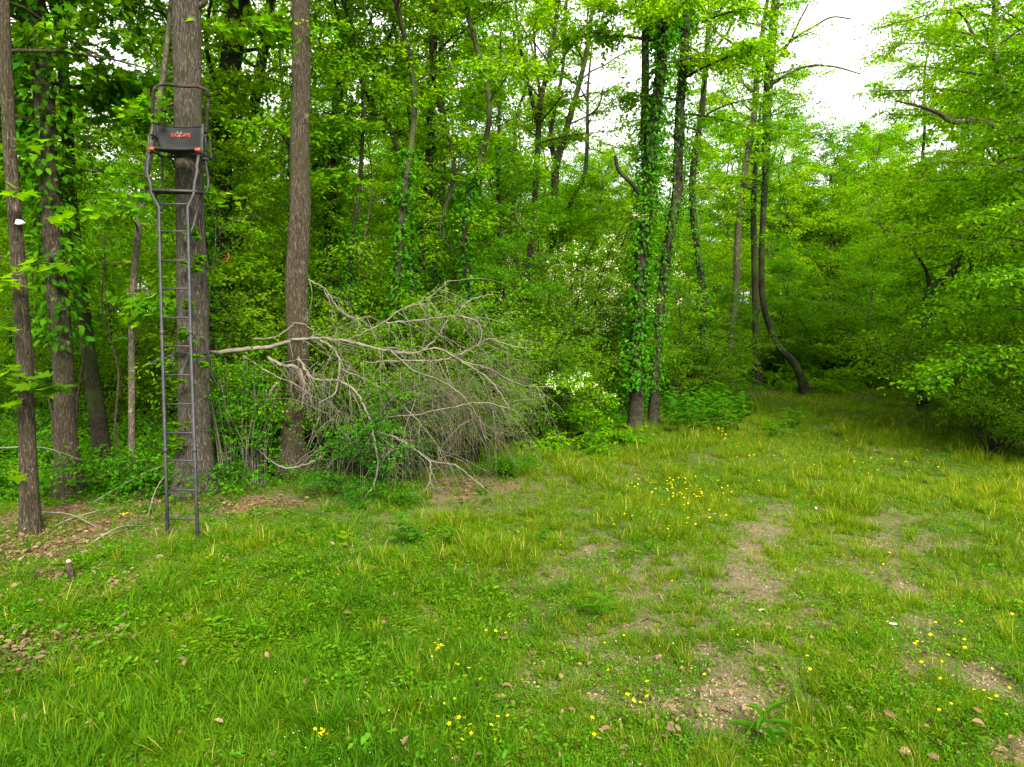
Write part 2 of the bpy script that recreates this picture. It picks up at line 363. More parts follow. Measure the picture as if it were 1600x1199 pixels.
def litter(x, y):
    b = np.zeros_like(x)
    for bx, by, rx, ry in LITTER: b = np.maximum(b, np.exp(-(((x - bx) / rx) ** 2 + ((y - by) / ry) ** 2)))
    return np.clip(b * 1.6, 0, 1) * np.clip((vnoise(x, y, 2.4, 66) * .5 + vnoise(x, y, 7, 67) * .5 - .22) * 4, 0, 1)
def inwood(x, y): return np.clip((np.hypot(x, y) * _c * 0 + y - edge(pxof(x, y))) / 1.5, 0, 1)

def make_ground():
    xs = np.r_[-400, -200, -100, -60, np.linspace(-40, 40, 401), 60, 100, 200, 400]
    ys = np.r_[-300, -100, -40, -10, np.linspace(0, 50, 301), 60, 80, 120, 200, 500]
    X, Y = np.meshgrid(xs, ys); Z = gz(X, Y)
    V = np.stack([X, Y, Z], -1).reshape(-1, 3); nx = len(xs)
    i = (np.arange(len(ys) - 1)[:, None] * nx + np.arange(nx - 1)[None]).ravel()
    q = np.stack([i, i + 1, i + nx + 1, i + nx], 1)
    x, y = V[:, 0], V[:, 1]
    wd = np.where(y > 3, inwood(x, np.maximum(y, 3)), 0)
    moss = np.clip(.72 - bare(x, y) * 1.3 - litter(x, y) * .8 + (vnoise(x, y, .7, 3) - .5) * .9 + .4 * np.clip((y - 10) / 6, 0, 1) - .35 * np.clip((x - .2) / .8, 0, 1) * np.clip((9.5 - y) / 3, 0, 1), 0, 1)
    lit = np.clip(litter(x, y) * .9 + wd * .55, 0, 1)
    mb = MB(); mb.add(V, None, q, np.stack([moss, lit], 1))
    o = mb.build('ground', M['ground'], smooth=True); tag(o, None, None, kind='structure'); return o
make_ground()

# ---------------------------------------------------------------- trees
def limb_path(rg, p0, az, el, L, droop, n=7, wig=.12):
    P = [np.array(p0, float)]; step = L / (n - 1)
    for k in range(n - 1):
        f = k / (n - 1)
        e = el - droop * f; a = az + rg.normal(0, wig); az += rg.normal(0, wig * .5)
        P.append(P[-1] + step * np.array([math.cos(a) * math.cos(e), math.sin(a) * math.cos(e), math.sin(e + rg.normal(0, wig * .6))]))
    return np.array(P)

def foliage(wood, crown, rg, limbs, nleaf, lsize, shape, flat=.65, spray=.55, per=22, sub=5, subr=.008, hue=None, tw=True, first=.25):
    """limbs: list of (path, r0). Adds sub-branches and sprays of leaves."""
    twigs = []
    for P, r0 in limbs:
        L = np.linalg.norm(np.diff(P, axis=0), axis=1).sum()
        tube(wood, P, np.linspace(r0, max(.004, r0 * .25), len(P)), 6 if r0 > .03 else 4, cap=False)
        for k in range(sub):
            f = first + (1 - first) * (k + rg.random()) / sub; fi = f * (len(P) - 1); i = min(int(fi), len(P) - 2)
            p = P[i] + (P[i + 1] - P[i]) * (fi - i); dd = P[i + 1] - P[i]; az = math.atan2(dd[1], dd[0]) + rg.choice([-1, 1]) * rg.uniform(.5, 1.2)
            el = math.asin(np.clip(dd[2] / np.linalg.norm(dd), -1, 1)) * .5 + rg.normal(.05, .2)
            l = max(.35, L * (1.05 - f) * rg.uniform(.4, .7))
            Q = limb_path(rg, p, az, el, l, .3, 5, .2)
            tube(wood, Q, np.linspace(max(.005, r0 * .35), .003, 5), 3, cap=False); twigs.append(Q)
        twigs.append(P[int(len(P) * max(.3, first)):])
    if not twigs: return
    A = np.concatenate([q[:-1] for q in twigs if len(q) > 1]); B = np.concatenate([q[1:] for q in twigs if len(q) > 1])
    ln = np.linalg.norm(B - A, axis=1); pr = ln / ln.sum()
    ns = max(1, nleaf // per); idx = rg.choice(len(A), ns, p=pr)
    u = rg.random(ns)[:, None]; base = A[idx] + (B[idx] - A[idx]) * u; bd = norm(B[idx] - A[idx])
    sd_ = bd + rg.normal(0, .75, (ns, 3)) * np.array([1, 1, .45]); sd_ = norm(sd_)
    L = spray * rg.uniform(.5, 1.3, ns)
    # twig of the spray
    if tw:
        e = base + sd_ * L[:, None]; s2 = norm(np.cross(sd_, [0, 0, 1])) * .0035; z = np.array([0, 0, .0035])
        V = np.stack([base - s2, base + s2, base + z, e], 1).reshape(-1, 3)
        T = (np.array([(0, 1, 3), (1, 2, 3), (2, 0, 3)])[None] + (np.arange(ns) * 4)[:, None, None]).reshape(-1, 3)
        wood.add(V, T)
    t = (np.arange(per)[None] + rg.random((ns, per))) / per
    sgn = np.where(np.arange(per) % 2, 1, -1)[None]
    side = norm(np.cross(sd_, [0, 0, 1]) + rg.normal(0, .15, (ns, 3)))
    wd = (.16 + .22 * np.sin(t * PI)) * L[:, None] * rg.random((ns, per)) ** .6
    pos = base[:, None] + sd_[:, None] * (t * L[:, None])[..., None] + side[:, None] * (sgn * wd)[..., None]
    pos[..., 2] += rg.normal(0, .05, (ns, per)) * L[:, None] - .18 * (t ** 2) * L[:, None]
    d = sd_[:, None] * .6 + side[:, None] * sgn[..., None] * .7 + rg.normal(0, .35, (ns, per, 3)); d[..., 2] -= .25
    nr = np.array([0, 0, 1.0]) * flat + rg.normal(0, .45, (ns, per, 3))
    hs = np.clip(np.repeat(rg.normal(.5, .3, ns), per), 0, 1) if hue is None else hue
    leaves(crown, rg, pos.reshape(-1, 3), d.reshape(-1, 3), nr.reshape(-1, 3), lsize * rg.uniform(.6, 1.25, ns * per), shape, hs)

def crown_limbs(rg, path, rad, z0, z1, nl, L, el=(.2, .9), droop=.5, prof='round', az0=None, azs=None):
    """limbs from the trunk path between heights z0 and z1"""
    zs = path[:, 2]; out_ = []
    for k in range(nl):
        f = (k + rg.random() * .7) / nl; z = z0 + (z1 - z0) * f; i = int(np.clip(np.searchsorted(zs, z), 1, len(zs) - 1))
        p = path[i]; r = rad[i] if i < len(rad) else .03
        if prof == 'round': l = L * (.55 + .9 * math.sin(PI * min(1, .15 + f * .75))) * .75
        elif prof == 'cone': l = L * (1.1 - .8 * f)
        else: l = L * (.7 + .3 * rg.random())
        az = k * 2.4 + rg.normal(0, .4) if az0 is None else az0 + rg.normal(0, azs)
        e = el[0] + (el[1] - el[0]) * f + rg.normal(0, .12)
        out_.append((limb_path(rg, p, az, e, l * rg.uniform(.8, 1.15), droop), max(.010, min(r * .4, .022 + l * .006))))
    return out_

def clear_leaves(mb):            # boughs stop short of the stand
    v = np.concatenate(mb.v); t = np.concatenate(mb.t)
    c = v[t[:, 0]]; bad = (c[:, 0] > -5.25) & (c[:, 0] < -3.2) & (c[:, 2] < 7.4) & (c[:, 1] < 9.9)
    mb.t = [t[~bad]]
def hero_tree(name, label, cat, Y, pts, top, bark, crown=None, segs=14, rough=.05, seed=1, branches=(), flare=1.35, group=None, rings=90, extra=()):
    """pts: (px, py, width px) from top of the frame down to the ground, at distance Y; top = (dx, dz, r) metres the stem goes on above"""
    rg = np.random.default_rng(seed)
    P = [at(px, py, Y) for px, py, _ in pts][::-1]; R = [w_ * Y / FPX / 2 for _, _, w_ in pts][::-1]
    gx, gy = P[0].x, Y; g = float(gz(gx, gy)); P[0] = Vector((gx, gy, g - .12)); R[0] *= flare
    P.insert(1, P[0] + (P[1] - P[0]).normalized() * .3); R.insert(1, R[0] / flare * (1 + (flare - 1) * .35))
    if top: P.append(P[-1] + Vector((top[0], rg.normal(0, .3), top[1]))); R.append(top[2])
    pr = smooth_path([(*p, r) for p, r in zip(P, R)], rings)
    path, rad = pr[:, :3], np.maximum(pr[:, 3], .004)
    root = empty(name, (gx, gy, g)); tag(root, label, cat, group)
    mb = MB(); tube(mb, path, rad, segs, rough, seed, lobes=.4 if segs > 30 else .12); mb.build('trunk', bark, root, smooth=True)
    for b in branches:                       # visible limbs, traced: list of (px,py,w), optional depth drift
        bp = [b_ for b_ in b if isinstance(b_, tuple)]; dy = b[-1] if not isinstance(b[-1], tuple) else 0
        n = len(bp); q = [(*at(px, py, Y + dy * k / (n - 1)), w_ * Y / FPX / 2) for k, (px, py, w_) in enumerate(bp)]
        qq = smooth_path(q, 5 * n); m2 = MB(); tube(m2, qq[:, :3], np.maximum(qq[:, 3], .004), 8, .05, seed + 3)
        m2.build('branch', bark, root, smooth=True)
    if crown:
        wood, cr = MB(), MB()
        for c in (crown if isinstance(crown, list) else [crown]):
            lim = crown_limbs(rg, path, rad, c['z0'], c['z1'], c['nl'], c['L'], c.get('el', (.2, .9)), c.get('droop', .5), c.get('prof', 'round'), c.get('az'), c.get('azs', .6))
            foliage(wood, cr, rg, lim, c['n'], c.get('size', .09), c.get('shape', 'diamond'), c.get('flat', .65), c.get('spray', .6), c.get('per', 22), c.get('sub', 5), hue=c.get('hue'))
            matc = M[c.get('mat', 'leaf_mid')]
        for b in branches:
            pass
        if name in ('maple_tree', 'slender_tree', 'leaning_tree') and Y < 13: clear_leaves(cr)
        wood.build('limbs', bark, root, smooth=True); cr.build('crown', matc, root)
    return root, path, rad

def vine(label, path, rad, z0, z1, n, size, seed, spread=.12, mat='leaf_ivy', name='creeper_vine', shape='oval', bulge=.5, azc=None, parts=0):
    rg = np.random.default_rng(seed)
    sel = (path[:, 2] >= z0) & (path[:, 2] <= z1); P = path[sel]; R = rad[sel]
    if len(P) < 2: return
    root = empty(name, (P[0][0], P[0][1], P[0][2])); tag(root, label, 'vine')
    st = MB()
    for k in range(3):
        a = rg.uniform(0, 6.28) + np.cumsum(rg.normal(0, .15, len(P)))
        tube(st, P + np.stack([np.cos(a), np.sin(a), 0 * a], 1) * (R[:, None] + .004), .011, 5, cap=False)
    st.build('vine_stem', M['bark_dark'], root)
    f = rg.random(n) * (len(P) - 1.001); i = f.astype(int); c = P[i] + (P[i + 1] - P[i]) * (f - i)[:, None]; r = R[i]
    a = rg.uniform(0, 2 * PI, n) if azc is None else azc + rg.normal(0, .8, n)
    den = vnoise(c[:, 2] * 1.2, a * 1.2, 1.1, seed + 7); keep = den + rg.random(n) * .5 > bulge * .9
    c, r, a, den = c[keep], r[keep], a[keep], den[keep]; k = len(c)
    o = np.abs(rg.normal(0, 1, k)) * spread * (.4 + 1.2 * den) + .01
    rad_d = np.stack([np.cos(a), np.sin(a), 0 * a], 1)
    pos = c + rad_d * (r + o)[:, None] + rg.normal(0, .03, (k, 3))
    d = rad_d * .6 + rg.normal(0, .45, (k, 3)); d[:, 2] -= .55
    nr = rad_d * .5 + rg.normal(0, .35, (k, 3)); nr[:, 2] += .75
    mb = MB(); leaves(mb, rg, pos, d, nr, size * rg.uniform(.55, 1.25, k), shape)
    mb.build('foliage', M[mat], root)
    return root

B = M
T = {}
# --- the trunks nearest the camera on the shaded side
T['a'] = hero_tree('slender_tree', 'slim grey trunk with pale lichen patches and a white paint blaze, beside the frame edge', 'tree', 8.4,
    [(4, 0, 16), (10, 120, 17), (16, 240, 18), (28, 400, 20), (38, 560, 22), (43, 700, 24), (48, 828, 27)], (-.5, 6, .05), B['bark_brown'],
    dict(z0=5.5, z1=13, nl=14, L=2.6, n=8000, size=.10, mat='leaf_mid'), seed=11)
T['b'] = hero_tree('maple_tree', 'creeper-wrapped maple with broad lobed leaves and a reddish mossy base, left of the ladder', 'tree', 10.05,
    [(55, 0, 26), (66, 100, 27), (75, 250, 28), (84, 400, 29), (97, 540, 30), (103, 680, 32), (108, 775, 40)], (-.6, 6, .08), B['bark_brown'],
    [dict(z0=4.6, z1=8.5, nl=14, L=2.7, n=6000, az=2.9, azs=1.0, size=.17, shape='maple', mat='leaf_maple', el=(.1, .4), droop=.5, spray=.8, per=14, flat=.9, prof='flat'),
     dict(z0=7.5, z1=13.5, nl=14, L=3.2, n=9000, size=.17, shape='maple', mat='leaf_maple', el=(.3, .9), spray=.8, per=14)], seed=12)
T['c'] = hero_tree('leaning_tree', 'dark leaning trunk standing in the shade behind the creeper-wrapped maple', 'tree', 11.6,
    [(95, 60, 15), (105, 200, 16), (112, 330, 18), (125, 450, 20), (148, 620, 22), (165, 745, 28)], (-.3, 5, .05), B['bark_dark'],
    dict(z0=6, z1=12, nl=12, L=2.8, n=7000, size=.10, mat='leaf_mid'), seed=13)
T['d'] = hero_tree('sapling', 'thin sapling stem leaning behind the ladder stand, pale at its foot', 'tree', 10.5,
    [(268, 0, 7), (255, 120, 9), (238, 215, 10), (220, 330, 10), (208, 450, 10), (206, 600, 10), (205, 760, 11)], (.3, 2.5, .02), B['bark_pale'],
    dict(z0=2.8, z1=9, nl=14, L=1.1, n=1500, size=.13, shape='maple', mat='leaf_maple', spray=.5, per=10, flat=.9), seed=14, rings=60, segs=8)
T['e'] = hero_tree('oak_tree', 'thick straight grey-brown trunk that the ladder stand leans on', 'tree', 9.95,
    [(291, 0, 39), (293, 130, 39), (295, 250, 40), (299, 400, 42), (303, 560, 46), (304, 690, 51), (305, 785, 60)], (.1, 9, .14), B['bark_grey'],
    dict(z0=9.5, z1=15.5, nl=18, L=3.8, n=11000, size=.12, mat='leaf_mid', shape='oval'), seed=15, segs=44, rings=190, rough=.035, flare=1.3,
    branches=[[(306, 12, 9), (318, 5, 8), (326, -12, 7), (335, -60, 6)]])
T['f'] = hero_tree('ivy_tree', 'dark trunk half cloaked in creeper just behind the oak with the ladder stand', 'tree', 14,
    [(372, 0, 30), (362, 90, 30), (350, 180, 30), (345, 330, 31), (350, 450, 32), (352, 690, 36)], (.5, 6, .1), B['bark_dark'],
    dict(z0=7.5, z1=15, nl=16, L=3.5, n=8500, size=.10, mat='leaf_mid'), seed=16,
    branches=[[(346, 150, 9), (330, 110, 7), (322, 60, 6), (330, 0, 5)]])
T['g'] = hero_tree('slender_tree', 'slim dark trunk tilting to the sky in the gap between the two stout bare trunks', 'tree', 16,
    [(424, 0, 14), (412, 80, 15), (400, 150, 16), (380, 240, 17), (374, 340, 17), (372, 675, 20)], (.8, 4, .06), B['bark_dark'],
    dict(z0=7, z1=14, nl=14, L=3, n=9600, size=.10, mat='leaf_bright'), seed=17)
T['h'] = hero_tree('oak_tree', 'stout bare brown trunk rising through the fallen branches', 'tree', 11.4,
    [(470, 0, 26), (471, 120, 27), (468, 220, 28), (469, 330, 31), (463, 450, 33), (466, 560, 34), (457, 680, 37), (458, 745, 44)], (.1, 8, .1), B['bark_brown'],
    dict(z0=9.6, z1=15.5, nl=16, L=3.6, n=5400, size=.11, mat='leaf_mid'), seed=18, segs=36, rings=160, rough=.035)
T['i'] = hero_tree('slender_tree', 'slim dark trunk with a leafy skirt of creeper, next behind the stout bare brown trunk', 'tree', 14.6,
    [(544, 0, 13), (536, 70, 14), (528, 150, 15), (521, 240, 15), (517, 320, 14), (512, 400, 14), (505, 690, 17)], (.5, 5, .05), B['bark_dark'],
    dict(z0=7.2, z1=14.5, nl=16, L=3.0, n=9600, size=.11, mat='leaf_bright'), seed=19)
T['j'] = hero_tree('crooked_tree', 'crooked tree bending up behind the stout brown trunk in an S shape', 'tree', 16,
    [(560, 100, 9), (566, 125, 10), (580, 160, 11), (583, 184, 12), (561, 208, 12), (537, 224, 12), (512, 242, 12), (488, 262, 12), (472, 330, 12), (462, 672, 15)], (-.4, 3, .03), B['bark_dark'],
    dict(z0=6.6, z1=11, nl=12, L=2.2, n=5400, size=.10, mat='leaf_bright'), seed=20)
T['k'] = hero_tree('ivy_tree', 'tall thin trunk with ivy up its lower half, alone behind the brush pile', 'tree', 17,
    [(678, 0, 12), (676, 100, 13), (672, 220, 13), (665, 350, 13), (653, 450, 13), (640, 662, 15)], (.3, 5, .05), B['bark_dark'],
    dict(z0=8.5, z1=15.5, nl=14, L=2.8, n=7800, size=.10, mat='leaf_bright'), seed=21)
T['l'] = hero_tree('slender_tree', 'thinner straight trunk close beside the tall ivy-footed trunk', 'tree', 21,
    [(690, 0, 8), (690, 120, 9), (692, 250, 9), (691, 340, 9), (692, 638, 11)], (.3, 5, .05), B['bark_dark'],
    dict(z0=8.5, z1=17, nl=16, L=3.0, n=8400, size=.10, mat='leaf_bright'), seed=22)
T['m'] = hero_tree('forked_tree', 'slim tree whose dark stems fan out like a vase over the blossom shrubs', 'tree', 18,
    [(880, -40, 4), (873, 0, 5), (865, 56, 6), (858, 98, 7), (845, 158, 8), (840, 233, 9), (837, 293, 9), (834, 349, 9), (824, 424, 9), (815, 655, 10)], (.4, 2.5, .02), B['bark_dark'],
    [dict(z0=6.8, z1=12.5, nl=20, L=2.2, n=12240, size=.085, mat='leaf_bright', el=(.5, 1.1), droop=.2)], seed=23,
    branches=[[(839, 190, 7), (824, 124, 5), (813, 75, 4), (805, 0, 3), -.6], [(845, 158, 5), (838, 100, 4), (832, 20, 3), .8]])
T['n'] = hero_tree('forked_tree', 'dark forked tree with two rising stems behind the vase-shaped tree', 'tree', 24,
    [(945, -40, 4), (930, 0, 5), (915, 90, 7), (900, 150, 8), (890, 185, 9), (879, 225, 10), (869, 259, 12), (867, 300, 11), (865, 357, 12), (865, 627, 13)], (.5, 2.5, .03), B['bark_dark'],
    [dict(z0=9, z1=14.5, nl=20, L=2.6, n=14280, size=.09, mat='leaf_bright', el=(.4, 1.1), droop=.2)], seed=24,
    branches=[[(867, 256, 9), (860, 210, 7), (865, 180, 6), (877, 124, 5), (885, 0, 4), -1]])
T['o'] = hero_tree('bare_tree', 'thin mostly leafless crooked tree forking against the pale sky', 'tree', 23,
    [(922, 100, 3), (918, 150, 4), (918, 183, 5), (917, 233, 6), (912, 277, 6), (890, 320, 6), (880, 357, 7), (870, 630, 9)], (.1, .8, .01), B['bark_dark'],
    dict(z0=8, z1=10, nl=8, L=1.0, n=500, size=.07, mat='leaf_bright'), seed=25, branches=[[(918, 183, 4), (934, 168, 3), (943, 135, 2)], [(918, 160, 3), (908, 140, 2), (900, 125, 1.5)]])
T['p'] = hero_tree('ivy_tree', 'big ivy-cloaked trunk with a bare base standing at the meadow edge', 'tree', 15.9,
    [(1046, -40, 15), (1040, 0, 15), (1037, 50, 15), (1032, 120, 16), (1020, 200, 18), (1017, 267, 19), (1010, 333, 19), (1003, 400, 19), (999, 483, 19), (993, 550, 20), (995, 603, 21), (992, 672, 23)], (.4, 4.5, .07), B['bark_dark'],
    [dict(z0=8, z1=14, nl=16, L=2.6, n=15000, size=.10, mat='leaf_bright', shape='oval')], seed=26, segs=20,
    branches=[[(1015, 290, 15), (1008, 240, 13), (1008, 150, 12), (1008, 33, 11), (1005, -60, 10), .4], [(1000, 303, 6), (985, 285, 6), (966, 265, 6), (961, 243, 4), -.3]])
T['q'] = hero_tree('ivy_tree', 'dark trunk next behind the big ivy-cloaked one, curving apart from it', 'tree', 17,
    [(1083, -30, 13), (1080, 0, 13), (1073, 33, 13), (1068, 100, 14), (1063, 160, 14), (1060, 240, 15), (1057, 310, 15), (1046, 370, 15), (1038, 430, 15), (1028, 520, 15), (1020, 662, 18)], (.4, 4, .06), B['bark_dark'],
    [dict(z0=7.2, z1=14.5, nl=18, L=2.6, n=15000, size=.10, mat='leaf_bright', shape='oval')], seed=27)
T['r'] = hero_tree('ivy_tree', 'narrow trunk wearing a column of ivy in the gap beyond the paired ivy trunks', 'tree', 21,
    [(1112, -20, 7), (1106, 60, 8), (1100, 133, 9), (1095, 187, 9), (1087, 233, 10), (1082, 283, 10), (1083, 333, 10), (1089, 384, 10), (1097, 443, 11), (1100, 537, 11), (1103, 638, 13)], (.3, 3, .03), B['bark_dark'],
    [dict(z0=6, z1=13, nl=16, L=2.2, n=11000, size=.09, mat='leaf_bright')], seed=28, branches=[[(1098, 170, 4), (1115, 80, 4), (1140, 45, 4), (1145, 0, 3), -.5]])
T['s'] = hero_tree('pale_tree', 'slim pale-barked trunk leaning slightly behind the crooked dark tree', 'tree', 25,
    [(1190, 60, 7), (1183, 117, 8), (1179, 167, 9), (1175, 207, 9), (1168, 243, 9), (1160, 300, 10), (1153, 367, 10), (1150, 450, 11), (1142, 540, 12), (1141, 612, 15)], (.3, 2.5, .03), B['bark_pale'],
    [dict(z0=7, z1=14, nl=16, L=2.0, n=9000, size=.09, mat='leaf_bright')], seed=29, branches=[[(1166, 230, 4), (1150, 175, 4), (1127, 140, 3), .5]])
T['t'] = hero_tree('crooked_tree', 'crooked dark tree whose foot kinks down to the meadow, fine branches over open sky', 'tree', 24.6,
    [(1215, -30, 11), (1210, 20, 12), (1205, 83, 12), (1200, 150, 13), (1198, 200, 12), (1197, 267, 10), (1193, 333, 9), (1190, 417, 9), (1193, 477, 9), (1203, 513, 9), (1217, 543, 10), (1237, 563, 11), (1253, 593, 13), (1261, 613, 16)], (.3, 3, .06), B['bark_dark'],
    [dict(z0=10.5, z1=16.5, nl=14, L=2.2, n=6500, size=.085, mat='leaf_bright'), dict(z0=6.5, z1=11, nl=8, L=1.4, n=2500, size=.085, mat='leaf_bright')], seed=30,
    branches=[[(1205, 133, 5), (1230, 117, 4), (1257, 105, 3.5), (1300, 104, 3), (1345, 116, 2)], [(1209, 100, 5), (1233, 67, 4), (1247, 37, 3), (1263, 7, 2.5)], [(1232, 64, 3.5), (1270, 43, 3), (1300, 27, 2.5), (1330, 30, 2)],
              [(1200, 110, 5), (1173, 90, 4.5), (1143, 67, 4), (1117, 47, 3), (1100, 10, 3)], [(1193, 480, 4), (1165, 500, 3), (1120, 515, 2.5), (1080, 525, 2)]])
T['u'] = hero_tree('dark_tree', 'short dark trunk in the shade beside the kinked foot of the crooked tree', 'tree', 25.5,
    [(1178, 300, 8), (1180, 450, 10), (1182, 557, 12), (1183, 608, 15)], (.1, 3, .03), B['bark_dark'],
    dict(z0=5.5, z1=9.5, nl=10, L=1.6, n=5000, size=.08, mat='leaf_mid'), seed=31, rings=50)
T['v'] = hero_tree('pale_tree', 'pale-limbed tree at the frame edge arching a long grey bough over the meadow', 'tree', 16.5,
    [(1552, -60, 9), (1556, 0, 9), (1554, 50, 10), (1558, 100, 11), (1570, 140, 12), (1587, 180, 13), (1600, 215, 14), (1612, 300, 15), (1618, 450, 16), (1622, 668, 20)], (0, 3, .05), B['bark_pale'],
    [dict(z0=3.9, z1=11.5, nl=36, L=3.3, n=42000, size=.075, mat='leaf_bright', el=(-.05, .7), droop=.35, flat=.9, prof='flat')], seed=32,
    branches=[[(1600, 230, 9), (1577, 217, 9), (1553, 197, 9), (1527, 188, 8), (1487, 190, 7), (1467, 177, 6), (1433, 165, 4), (1400, 158, 2.5), -1.2], [(1612, 298, 7), (1577, 287, 6), (1560, 272, 6), (1540, 287, 5), (1525, 313, 4), -1], [(1556, 92, 6), (1543, 80, 5), (1527, 67, 5), (1510, 33, 4), (1490, 10, 3), -.5], [(1556, 30, 6), (1533, 22, 5), (1507, 8, 4), -.5], [(1558, 255, 5), (1540, 230, 4), (1510, 200, 3), -.5]])
T['w'] = hero_tree('leaning_tree', 'tree leaning sharply, its diagonal trunk furred with creeper, in the thick green bank', 'tree', 20,
    [(1565, 230, 7), (1545, 300, 9), (1527, 350, 10), (1510, 390, 11), (1497, 413, 12), (1477, 437, 12), (1457, 450, 12), (1446, 520, 13), (1442, 645, 15)], (.6, 2.5, .03), B['bark_dark'],
    [dict(z0=3.5, z1=10, nl=18, L=2.4, n=14000, size=.075, mat='leaf_bright', el=(-.05, .5), flat=.95, prof='flat')], seed=33, branches=[[(1453, 452, 7), (1447, 423, 5), (1433, 400, 4), (1410, 367, 3), -.5]])

def V_(k, label, z0, z1, n, size, seed, **kw): return vine(label, T[k][1], T[k][2], z0, z1, n, size, seed, **kw)
V_('b', 'five-leaved creeper climbing the maple trunk in a dense green sleeve', 2.2, 8, 1500, .13, 61, spread=.16, mat='leaf_deep')
V_('f', 'sparse creeper running up the dark trunk behind the oak', .6, 11, 1900, .10, 62, spread=.10)
V_('g', 'light creeper on the slim tilting trunk between the stout ones', .6, 9, 900, .09, 63, spread=.09, bulge=.7)
V_('i', 'creeper tuft hanging thick around the middle of the slim dark trunk', 2.5, 7, 1300, .11, 64, spread=.16)
V_('k', 'ivy sleeve around the foot of the tall thin trunk by the brush pile', .4, 9.5, 2600, .085, 65, spread=.13, bulge=.55)
V_('l', 'thin ivy on the straight trunk beside the tall ivy-footed one', .4, 9, 900, .08, 66, spread=.08, bulge=.7)
V_('p', 'thick ivy mantle cloaking the big trunk at the meadow edge', .8, 11.5, 7500, .095, 67, spread=.115, bulge=.4)
V_('q', 'ivy mantle on the dark curving trunk behind the big ivy-cloaked one', .8, 10.5, 3600, .085, 68, spread=.10, bulge=.45)
V_('r', 'neat ivy column on the narrow trunk beyond the paired trunks', .5, 8.5, 2600, .085, 69, spread=.10, bulge=.5)
V_('t', 'ivy wisps on the upper stem of the crooked dark tree', 6.5, 14, 2200, .08, 70, spread=.22, bulge=.5)
V_('w', 'creeper fur on the diagonal leaning trunk in the green bank', .5, 8, 2200, .08, 71, spread=.12)
V_('n', 'ivy on the dark forked tree behind the vase-shaped one', 1, 9, 1200, .08, 72, spread=.09, bulge=.6)

# ---- prototypes copied through the wood
def proto_tree(seed, H, r, z0, nl, L, n, size, el, droop, flat, prof='round', shape='diamond', lean=.3, sub=5, spray=.6, barkm='bark_dark', mat='leaf_mid'):
    rg = np.random.default_rng(seed)
    P = [np.array([0, 0, -.15])]
    for k in range(1, 7): P.append(np.array([rg.normal(0, lean * k / 6), rg.normal(0, lean * k / 6), H * k / 6]))
    pr = smooth_path([(*p, r * (1 - .85 * i / 6) * (1.3 if i == 0 else 1)) for i, p in enumerate(P)], 34); path, rad = pr[:, :3], np.maximum(pr[:, 3], .008)
    wd, cr = MB(), MB(); tube(wd, path, rad, 9, .06, seed)
    foliage(wd, cr, rg, crown_limbs(rg, path, rad, z0, H * .98, nl, L, el, droop, prof), n, size, shape, flat, spray, 22, sub)
    return [('trunk', wd.mesh('trunk', M[barkm], smooth=True)), ('crown', cr.mesh('crown', M[mat]))]
def proto_shrub(seed, H, ns, n, size, el, droop, flat, shape='diamond', mat='leaf_mid', blossom=0, spray=.4, sub=6, first=.15):
    rg = np.random.default_rng(seed); wd, cr = MB(), MB(); lim = []
    for k in range(ns):
        az = k * 2.4 + rg.normal(0, .3); e = el[0] + (el[1] - el[0]) * rg.random()
        lim.append((limb_path(rg, (rg.normal(0, .1), rg.normal(0, .1), -.05), az, e, H * rg.uniform(.75, 1.15), droop, 8, .12), .014 + .004 * H))
    foliage(wd, cr, rg, lim, n, size, shape, flat, spray, 20, sub, first=first)
    parts = [('stem', wd.mesh('stem', M['bark_dark'])), ('foliage', cr.mesh('foliage', M[mat]))]
    if blossom:
        v = np.concatenate(cr.v); top = v[v[:, 2] > H * .42]; idx = rg.choice(len(top), blossom // 12)
        c = np.repeat(top[idx], 12, 0) + rg.normal(0, .035, (blossom // 12 * 12, 3)) + np.array([0, 0, .02])
        bm_ = MB(); leaves(bm_, rg, c, rg.normal(0, 1, (len(c), 3)), rg.normal(0, .5, (len(c), 3)) + [0, 0, .8], .032 * rg.uniform(.6, 1.2, len(c)), 'diamond')
        parts.append(('blossom', bm_.mesh('blossom', M['blossom'])))
    return parts
def place(parts, name, label, cat, group, x, y, rz, sc, mats=None):
    root = empty(name, on(x, y), rz, sc); tag(root, label, cat, group)
    for nm, me in parts: link(nm, me, root)
    return root
PT = {
    'tall': [proto_tree(101 + i, 13, .11, 4.5, 22, 2.4, 15000, .10, (.2, 1.0), .45, .6, mat=('leaf_bright', 'leaf_mid', 'leaf_bright')[i]) for i in range(3)],
    'under': [proto_tree(121 + i, 7, .06, .9, 30, 2.1, 21000, (.06, .085, .075, .10)[i], (.1, 1.0), .6, .5, 'flat', mat=('leaf_bright', 'leaf_bright', 'leaf_mid', 'leaf_bright')[i]) for i in range(4)],
}
PS = {
    'privet': [proto_shrub(141 + i, 2.6, 11, 14000, .05, (.85, 1.45), .8, .5, mat=('leaf_olive', 'leaf_mid', 'leaf_olive')[i]) for i in range(3)],
    'white': [proto_shrub(151 + i, 4.0, 12, 14000, .055, (1.15, 1.5), .8, .5, mat='leaf_olive', blossom=3600) for i in range(2)],
    'bright': [proto_shrub(161 + i, 2.0, 8, 8000, .075, (.3, 1.1), 1.0, .8, 'oval', 'leaf_bright', blossom=700 * (i == 0)) for i in range(2)],
    'low': [proto_shrub(171 + i, 1.1, 9, 4000, .055, (.3, 1.2), .9, .6, mat='leaf_deep') for i in range(2)],
}
rg0 = np.random.default_rng(77)
